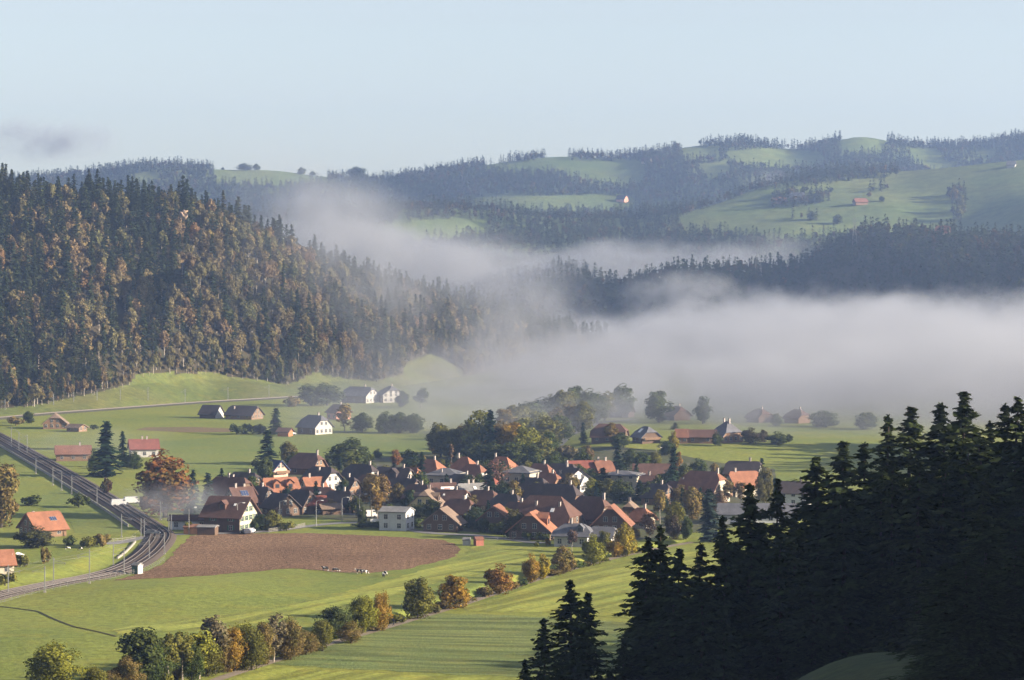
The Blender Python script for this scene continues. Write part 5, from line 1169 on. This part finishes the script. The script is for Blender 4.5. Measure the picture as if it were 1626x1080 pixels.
# pylons
def pylon(loc, h, label):
    t = empty('power_pylon', loc); tag(t, label, 'pylon'); mb = MB(); w0, w1 = h * .085, h * .022; n = 9; lv = []
    for i in range(n + 1):
        f = i / n; w = w0 + (w1 - w0) * min(1, f * 1.25); lv.append([(sx * w, sy * w, f * h) for sx, sy in ((-1, -1), (1, -1), (1, 1), (-1, 1))])
    for a, b in zip(lv[:-1], lv[1:]):
        for k in range(4):
            mb.tube(a[k], b[k], .09, .09, 4, 0, False); mb.tube(a[k], b[(k + 1) % 4], .045, .045, 4, 0, False); mb.tube(a[(k + 1) % 4], b[k], .045, .045, 4, 0, False)
    mb.build('lattice_mast', [M['metal']], t)
    for f, L in ((.74, .19), (.85, .15), (.95, .11)):
        m2 = MB()
        for s in (-1, 1):
            m2.tube((0, -.4, f * h), (s * L * h, 0, f * h + .25), .09, .05, 4); m2.tube((0, .4, f * h), (s * L * h, 0, f * h + .25), .09, .05, 4); m2.tube((0, 0, f * h + .05 * h), (s * L * h, 0, f * h + .25), .06, .04, 4); m2.tube((s * L * h, 0, f * h + .25), (s * L * h, 0, f * h - 1.2), .09, .09, 5)
        m2.build('cross_arm', [M['metal']], t)
p = hill_left.on(626, 473); p.y += 60; p.x = (626 - CX) / F * p.y; pylon((p.x, p.y, 18), zy(400, p.y) - 18, 'lattice power pylon in the mist above the left hillside forest')
p = hill_spur.on(1204, 440); pylon((p.x, p.y, p.z - 2), 40, 'thin lattice pylon on the blue spur at right')
p = hill_spur.on(1357, 400); pylon((p.x, p.y, p.z - 2), 34, 'faint pylon in the blue forest at right')

# pale rock face in the forest
p = hill_left.on(292, 372); bm = bmesh.new(); bmesh.ops.create_icosphere(bm, subdivisions=4, radius=1)
for v_ in bm.verts:
    d = v_.co.normalized(); v_.co = Vector((d.x * 4.5, d.y * 4, d.z * 5)) * (1 + .5 * mnoise.noise(d * 1.7)); v_.co.x += 1.2 * mnoise.noise(v_.co * .35)
me = bpy.data.meshes.new('rock_face'); bm.to_mesh(me); bm.free(); me.materials.append(M['rock']); o = link('rock_face', me); o.scale = (.62, .62, .55); o.location = p + Vector((1, -7, 11.5)); tag(o, 'pale sandstone rock face among the trees high on the left hillside', 'rock')

# ------------------------------------------------------------------ cows, people, cars
def skin(name, chains, mat, subs=1):
    """chains: lists of (point, radius); first point of every later chain joins the nearest earlier point"""
    me = bpy.data.meshes.new(name); vs, es, rs = [], [], []
    for ch in chains:
        prev = None
        for k, (p, r) in enumerate(ch):
            hit = next((i for i, q in enumerate(vs) if (Vector(q) - Vector(p)).length < 1e-4), None)
            if hit is None: vs.append(p); rs.append(r); hit = len(vs) - 1
            if prev is not None: es.append((prev, hit))
            prev = hit
    me.from_pydata(vs, es, []); o = bpy.data.objects.new(name, me); col.objects.link(o)
    md = o.modifiers.new('skin', 'SKIN'); sv_ = me.skin_vertices[0].data
    for i, r in enumerate(rs): sv_[i].radius = (r, r) if isinstance(r, (int, float)) else r
    sv_[0].use_root = True
    ms = o.modifiers.new('sub', 'SUBSURF'); ms.levels = ms.render_levels = subs
    dg = bpy.context.evaluated_depsgraph_get(); m2 = bpy.data.meshes.new_from_object(o.evaluated_get(dg)); m2.name = name
    bpy.data.objects.remove(o); m2.materials.clear(); m2.materials.append(mat)
    m2.polygons.foreach_set('use_smooth', np.ones(len(m2.polygons), dtype=bool)); return m2
def cow_mesh(graze):
    sh = (.75, 0, 1.08); hip = (-.62, 0, 1.12); ch = [[(0, 0, 1.02), (.4, 0, 1.02), sh], [(0, 0, 1.02), (-.35, 0, 1.04), hip]]
    rad = {(0, 0, 1.02): .36, (.4, 0, 1.02): .35, sh: .30, (-.35, 0, 1.04): .34, hip: .29}
    C_ = [[(q, rad[q]) for q in c] for c in ch]
    head = [(1.05, 0, 1.0 if graze else 1.3), (1.35, 0, .62 if graze else 1.46), (1.5, 0, .3 if graze else 1.4), (1.62, 0, .12 if graze else 1.28)]
    C_.append([(sh, .30)] + list(zip(head, (.17, .13, .11, .08))))
    for s in (-1, 1):
        C_.append([(sh, .30), ((.72, s * .2, .72), .12), ((.70, s * .2, .40), .07), ((.70, s * .2, .04), .06)])
        C_.append([(hip, .29), ((-.66, s * .2, .78), .15), ((-.78, s * .2, .45), .075), ((-.72, s * .2, .04), .06)])
    C_.append([(hip, .29), ((-.92, 0, 1.15), .05), ((-.98, 0, .55), .03)])
    return skin('cow', C_, M['cow'], 1)
COWM = [cow_mesh(False), cow_mesh(True)]
for i, (x, y, rz, g, d) in enumerate(((517, 907, 2.9, 0, 'leftmost black and white cow at the ploughed field edge'), (532, 909, .2, 1, 'grazing cow second from the left at the field edge'), (571, 911, 3.3, 0, 'left cow of the close pair at the field edge'), (578, 912, .4, 1, 'right cow of the close pair at the field edge'), (612, 914, -1.2, 1, 'pale cow right of the close pair at the field edge'), (609, 917, 1.8, 0, 'rightmost white-faced cow below the field edge'))):
    o = link('cow', COWM[g]); p = at(x, y); o.location = p; o.rotation_euler = (0, 0, rz); o.scale = (.85,) * 3; tag(o, d, 'cow', 'cows at the field edge')
for x, y, rz, d in ((107, 873, .3, 'small white goat right of the apple tree'), (128, 874, 2.8, 'pale calf near the railway bank')):
    o = link('calf', COWM[1]); o.location = at(x, y); o.rotation_euler = (0, 0, rz); o.scale = (.6,) * 3; tag(o, d, 'animal')
# people
def person(px, py, rz, label, top, trousers, h=1.75):
    p = at(px, py); k = h / 1.75
    pel = (0, 0, .95); che = (0, 0, 1.32); C_ = [[(pel, .15), ((0, 0, 1.12), .14), (che, .16), ((0, 0, 1.5), .065), ((0, .02, 1.57), .08), ((0, .02, 1.68), .10), ((0, .02, 1.75), .06)]]
    for s, st in ((-1, .22), (1, -.22)):
        C_.append([(pel, .15), ((s * .1, st * .1, .85), .10), ((s * .11, st * .5, .48), .075), ((s * .11, st - .08, .08), .05), ((s * .11, st + .1, .03), .045)])
        C_.append([(che, .16), ((s * .19, 0, 1.4), .07), ((s * .25, -st * .5, 1.13), .05), ((s * .24, -st * .6 + .12, .9), .04), ((s * .24, -st * .6 + .18, .8), .035)])
    me = skin('person', C_, M['cloth'], 2); o = link('person', me, None, top); o.location = p; o.rotation_euler = (0, 0, rz); o.scale = (k,) * 3; tag(o, label, 'person')
    hr_ = MB().tube((0, .0, 1.70), (0, 0, 1.79), .115, .07, 8).build('hair', [M['wood_dark']], o)
person(625, 994, -1.2, 'person in dark clothing walking on the path by the slim orange tree', (.03, .03, .04), (.03, .03, .05))
person(941, 897, -1.1, 'person in pale clothing walking on the path below the white villa', (.5, .45, .4), (.1, .1, .12))
person(803, 853, .5, 'person in a white top standing at the village edge by the dark round tree', (.6, .55, .5), (.1, .1, .1))

def car(px, py, rz, c, label, van=False):
    p = at(px, py); p.z += .1; t = empty('delivery_van' if van else 'parked_car', p, rz); tag(t, label, 'van' if van else 'car'); L, W, hh = (5.2, 1.95, 2.2) if van else (4.3, 1.75, 1.45)
    prof = [(-L / 2, .35), (-L / 2, .95), (-L / 2 + .25, hh if van else 1.0), (L * .22 if van else -L * .30, hh), (L * .34 if van else L * .10, hh if van else hh), (L * .40 if van else L * .26, 1.05), (L / 2 - .1, .9), (L / 2, .6), (L / 2, .35)]
    if not van: prof[2] = (-L * .44, 1.0)
    n = len(prof); v = [(x, -W / 2 * (1 if z < 1.05 else .86), z) for x, z in prof] + [(x, W / 2 * (1 if z < 1.05 else .86), z) for x, z in prof]
    f = [tuple(range(n)), tuple(range(2 * n - 1, n - 1, -1))] + [(i, n + i, n + (i + 1) % n, (i + 1) % n) for i in range(n)]
    link('body', mesh_np('body', v, f, [M['paint']]), t, c)
    a, b = (L * .22, L * .36) if van else (-L * .26, L * .12)
    MB().box(((a + b) / 2, 0, hh - .32), (b - a, W * .93, .42)).build('side_window', [M['glass']], t)
    w = MB(); w.tube((0, -.1, 0), (0, .1, 0), .32, .32, 10, 0); me = w.mesh('wheel', [M['black']])
    for x in (-L * .31, L * .31):
        for s in (-1, 1): o = link('wheel', me, t); o.location = (x, s * (W / 2 - .08), .32)
    for s in (-1, 1): MB().box((L / 2 + .005, s * W * .36, .68), (.05, .3, .16)).build('headlight', [M['white']], t)
car(242, 850, .1, (.04, .045, .05), 'dark car waiting at the level crossing'); car(390, 848, 1.9, (.05, .05, .06), 'dark car parked before the white gable'); car(398, 847, 1.4, (.6, .6, .62), 'silver car parked before the white gable'); car(476, 817, .1, (.05, .06, .12), 'blue car on the village road'); car(510, 817, .1, (.03, .03, .03), 'black car in front of the red barn')
car(189, 804, .3, (.4, .4, .39), 'left white van parked by the railway', True); car(209, 800, .4, (.4, .4, .39), 'right white van parked by the railway', True); car(462, 691, .3, (.7, .7, .7), 'white car beside the hedge-side shed'); car(586, 822, .2, (.65, .62, .58), 'pale van under the birches', True)
car(1265, 671, .3, (.7, .7, .68), 'white car in the fog before the farmhouse')
# tents at the left edge, field-edge wall and boat-like cover
for i, (x, y) in enumerate(((12, 893), (28, 893))):
    p = at(x, y); mb = MB().box((0, 0, .9), (3.0, 2.4, 1.8)); mb.box((0, 0, 2.2), (3.2, 2.6, .8), 0, 0, .12); o = mb.build('tent', [M['white']]); o.location = p; tag(o, ('left' if i == 0 else 'right') + ' white tent beside the left edge house', 'tent')
wallrun('garden_wall', 'pale low wall below the white modern house', [flat(*p) for p in ((588, 831), (620, 829), (632, 828))], 1.2, .3, M['white'], 3.0)
wallrun('garden_wall', 'bright short wall at the field edge left of the wooden barn', [flat(*p) for p in ((632, 841), (650, 838))], 1.0, .3, M['white'], 2.5)
# parasol on the villa terrace
p = at(622, 828); t = empty('parasol', p); tag(t, 'white parasol beside the white modern house', 'parasol'); MB().tube((0, 0, -.2), (0, 0, 2.3), .04, .04, 5).build('pole', [M['metal']], t); MB().tube((0, 0, 1.9), (0, 0, 2.5), 1.5, .05, 8).build('canopy', [M['white']], t)

# ------------------------------------------------------------------ air: haze, valley fog, mist, smoke, cloud
def boxmesh(name, lo, hi, mat):
    c = [(a + b) / 2 for a, b in zip(lo, hi)]; d = [b - a for a, b in zip(lo, hi)]; mb = MB().box(c, d); return link(name, mb.mesh(name, [mat]))

def volmat(name, color, aniso, build, step=1.0, emit=None):
    m, nt, out = newmat(name); pv = nt.nodes.new('ShaderNodeVolumePrincipled'); pv.inputs['Color'].default_value = (*color, 1); pv.inputs['Anisotropy'].default_value = aniso
    d = build(nt)
    if isinstance(d, float): pv.inputs['Density'].default_value = d
    else: nt.links.new(d, pv.inputs['Density'])
    nt.links.new(pv.outputs[0], out.inputs['Volume'])
    try: m.cycles.volume_step_rate = step
    except Exception: pass
    return m

HAZE = 1.15e-4
haze = boxmesh('haze', (-5200, -420, -14), (5200, 5300, 330), volmat('haze air', (.42, .60, 1.0), 0.5, lambda nt: HAZE)); tag(haze, 'thin blue haze filling the whole valley', 'haze', kind='stuff')

def xyz(nt):
    t = nt.nodes.new('ShaderNodeTexCoord'); s = nt.nodes.new('ShaderNodeSeparateXYZ'); nt.links.new(t.outputs['Object'], s.inputs[0]); return t.outputs['Object'], s.outputs
def fog_valley(nt):
    v, (x, y, z) = xyz(nt); mp = nt.nodes.new('ShaderNodeMapping'); mp.inputs['Scale'].default_value = (1, .6, 1.6); nt.links.new(v, mp.inputs[0])
    n = noise_n(nt, mp.outputs[0], 1 / 58., 5.0, .7); nc = math_n(nt, 'SUBTRACT', n, .5)
    top = math_n(nt, 'MULTIPLY_ADD', nc, 78.0, 32.0)
    xr = ramp01(nt, x, -70.0, 210.0, -27.0, 6.0); top = math_n(nt, 'ADD', top, xr)
    a = ramp01(nt, math_n(nt, 'SUBTRACT', top, z), -10.0, 22.0)
    xs_ = math_n(nt, 'MULTIPLY_ADD', nc, 150.0, x); b = ramp01(nt, xs_, -85.0, 75.0)
    ys_ = math_n(nt, 'MULTIPLY_ADD', nc, 140.0, y); c = ramp01(nt, ys_, 1140.0, 1350.0); e = ramp01(nt, y, 2250.0, 2420.0, 1.0, 0.0)
    d = math_n(nt, 'MULTIPLY', math_n(nt, 'MULTIPLY', a, b), math_n(nt, 'MULTIPLY', c, e))
    veil = math_n(nt, 'MULTIPLY', math_n(nt, 'MULTIPLY', ramp01(nt, z, 4.0, 34.0, 1.0, 0.0), ramp01(nt, x, -140.0, -20.0)), math_n(nt, 'MULTIPLY', ramp01(nt, ys_, 1090.0, 1330.0), e))
    d = math_n(nt, 'MULTIPLY_ADD', veil, .34, d)
    return math_n(nt, 'MULTIPLY', math_n(nt, 'MULTIPLY', d, ramp01(nt, n, .33, .62, .12, 1.3)), 0.0115)
fog = boxmesh('valley_fog', (-150, 1050, -.9), (760, 2430, 82), volmat('valley fog', (.82, .85, .92), 0.5, fog_valley, 0.5)); tag(fog, 'dense grey fog bank filling the valley behind the village', 'fog', kind='stuff')

def mist_hill(nt):
    v, (x, y, z) = xyz(nt); mp = nt.nodes.new('ShaderNodeMapping'); mp.inputs['Scale'].default_value = (1, .7, .8); mp.inputs['Rotation'].default_value = (0, R(35), 0); nt.links.new(v, mp.inputs[0])
    n = noise_n(nt, mp.outputs[0], 1 / 48., 4.0, .65); w = ramp01(nt, n, .44, .72)
    # follows the falling crest of the hill
    s = math_n(nt, 'MULTIPLY_ADD', x, -.38, 22.0); dz = math_n(nt, 'SUBTRACT', z, s)
    a = math_n(nt, 'MULTIPLY', ramp01(nt, dz, -60.0, -5.0), ramp01(nt, dz, 30.0, 75.0, 1.0, 0.0))
    b = math_n(nt, 'MULTIPLY', ramp01(nt, x, -185.0, -95.0), ramp01(nt, x, 0.0, 70.0, 1.0, 0.0))
    c = math_n(nt, 'MULTIPLY', ramp01(nt, y, 1590.0, 1680.0), ramp01(nt, y, 1900.0, 2000.0, 1.0, 0.0))
    return math_n(nt, 'MULTIPLY', math_n(nt, 'MULTIPLY', math_n(nt, 'MULTIPLY', a, b), c), math_n(nt, 'MULTIPLY', w, 0.011))
mist = boxmesh('hillside_mist', (-190, 1585, -.7), (75, 2005, 165), volmat('hillside mist', (.84, .865, .92), 0.5, mist_hill, 0.6)); tag(mist, 'wisps of mist drifting over the crest of the left hillside forest', 'mist', kind='stuff')

def mist_mid(nt):
    v, (x, y, z) = xyz(nt); mp = nt.nodes.new('ShaderNodeMapping'); mp.inputs['Scale'].default_value = (.8, .5, 1.6); nt.links.new(v, mp.inputs[0])
    n = noise_n(nt, mp.outputs[0], 1 / 85., 4.0, .62); nc = math_n(nt, 'SUBTRACT', n, .5)
    top = math_n(nt, 'MULTIPLY_ADD', nc, 85.0, 82.0); top = math_n(nt, 'ADD', top, ramp01(nt, x, -260.0, 60.0, 26.0, 0.0))
    a = ramp01(nt, math_n(nt, 'SUBTRACT', top, z), -6.0, 26.0)
    b = math_n(nt, 'MULTIPLY', ramp01(nt, x, -300.0, -150.0), ramp01(nt, x, 170.0, 330.0, 1.0, 0.0))
    c = math_n(nt, 'MULTIPLY', ramp01(nt, y, 2765.0, 2830.0), ramp01(nt, y, 2960.0, 3040.0, 1.0, 0.0))
    return math_n(nt, 'MULTIPLY', math_n(nt, 'MULTIPLY', math_n(nt, 'MULTIPLY', a, b), c), math_n(nt, 'MULTIPLY', ramp01(nt, n, .32, .62, .2, 1.2), 0.0095))
mm = boxmesh('middle_mist', (-310, 2760, -.8), (335, 3045, 150), volmat('middle mist', (.84, .865, .92), 0.5, mist_mid, 0.6)); tag(mm, 'low mist band lying between the blue hills', 'mist', kind='stuff')

def puff(cx_, cy_, cz_, rx, ry, rz, dens, sc, lo=.42, hi=.68):
    def f(nt):
        t = nt.nodes.new('ShaderNodeTexCoord'); mp = nt.nodes.new('ShaderNodeMapping'); nt.links.new(t.outputs['Object'], mp.inputs[0])
        mp.vector_type = 'TEXTURE'; mp.inputs['Location'].default_value = (cx_, cy_, cz_); mp.inputs['Scale'].default_value = (rx, ry, rz)
        ln = nt.nodes.new('ShaderNodeVectorMath'); ln.operation = 'LENGTH'; nt.links.new(mp.outputs[0], ln.inputs[0])
        n = noise_n(nt, t.outputs['Object'], sc, 3.0, .6)
        k = ramp01(nt, ln.outputs['Value'], .15, 1.0, 1.0, 0.0); return math_n(nt, 'MULTIPLY', math_n(nt, 'MULTIPLY', k, ramp01(nt, n, lo, hi)), dens)
    return f
def puffbox(name, label, cat, c, r, dens, sc, color, step=.9, **kw):
    o = boxmesh(name, [a - b for a, b in zip(c, r)], [a + b for a, b in zip(c, r)], volmat(name, color, .45, puff(*c, *r, dens, sc, **kw), step)); tag(o, label, cat, kind='stuff')
x, y = flat(262, 835); puffbox('smoke', 'bluish smoke drifting over the level crossing', 'smoke', (x + 3, y + 8, 6.6), (26, 30, 7.2), .03, 1 / 9., (.9, .93, 1.0), lo=.3)
x, y = flat(110, 735); puffbox('smoke', 'thin smoke drifting across the railway left of the twin spruces', 'smoke', (x + 8, y + 10, 7.0), (40, 60, 7.8), .006, 1 / 14., (.9, .93, 1.0), lo=.3)
d = 2445; puffbox('fog_wisp', 'pale wisp of fog in front of the blue spur', 'mist', ((1085 - CX) / F * d, d, zy(466, d)), (66, 40, 24), .045, 1 / 24., (.84, .865, .92), lo=.35)
d = 2360; puffbox('fog_wisp', 'pale wisp of fog at the right picture edge', 'mist', ((1640 - CX) / F * d - 0, 2120, zy(350, 2120)), (34, 26, 12), .03, 1 / 20., (.84, .865, .92), lo=.35)
d = 3780; puffbox('fog_wisp', 'small wisp of mist on the left of the far forest block', 'mist', ((1225 - CX) / F * d, d, zy(290, d)), (42, 40, 22), .016, 1 / 30., (.84, .865, .92), lo=.35)
d = 2560; puffbox('fog_wisp', 'mist plume rising behind the left hillside', 'mist', ((510 - CX) / F * d, d, zy(345, d)), (75, 80, 42), .014, 1 / 40., (.84, .865, .92), lo=.35)
d = 6500; puffbox('cloud', 'small grey cloud above the far ridge at left', 'cloud', ((72 - CX) / F * d, d, zy(222, d)), (200, 150, 66), .017, 1 / 80., (.74, .75, .77), lo=.4)
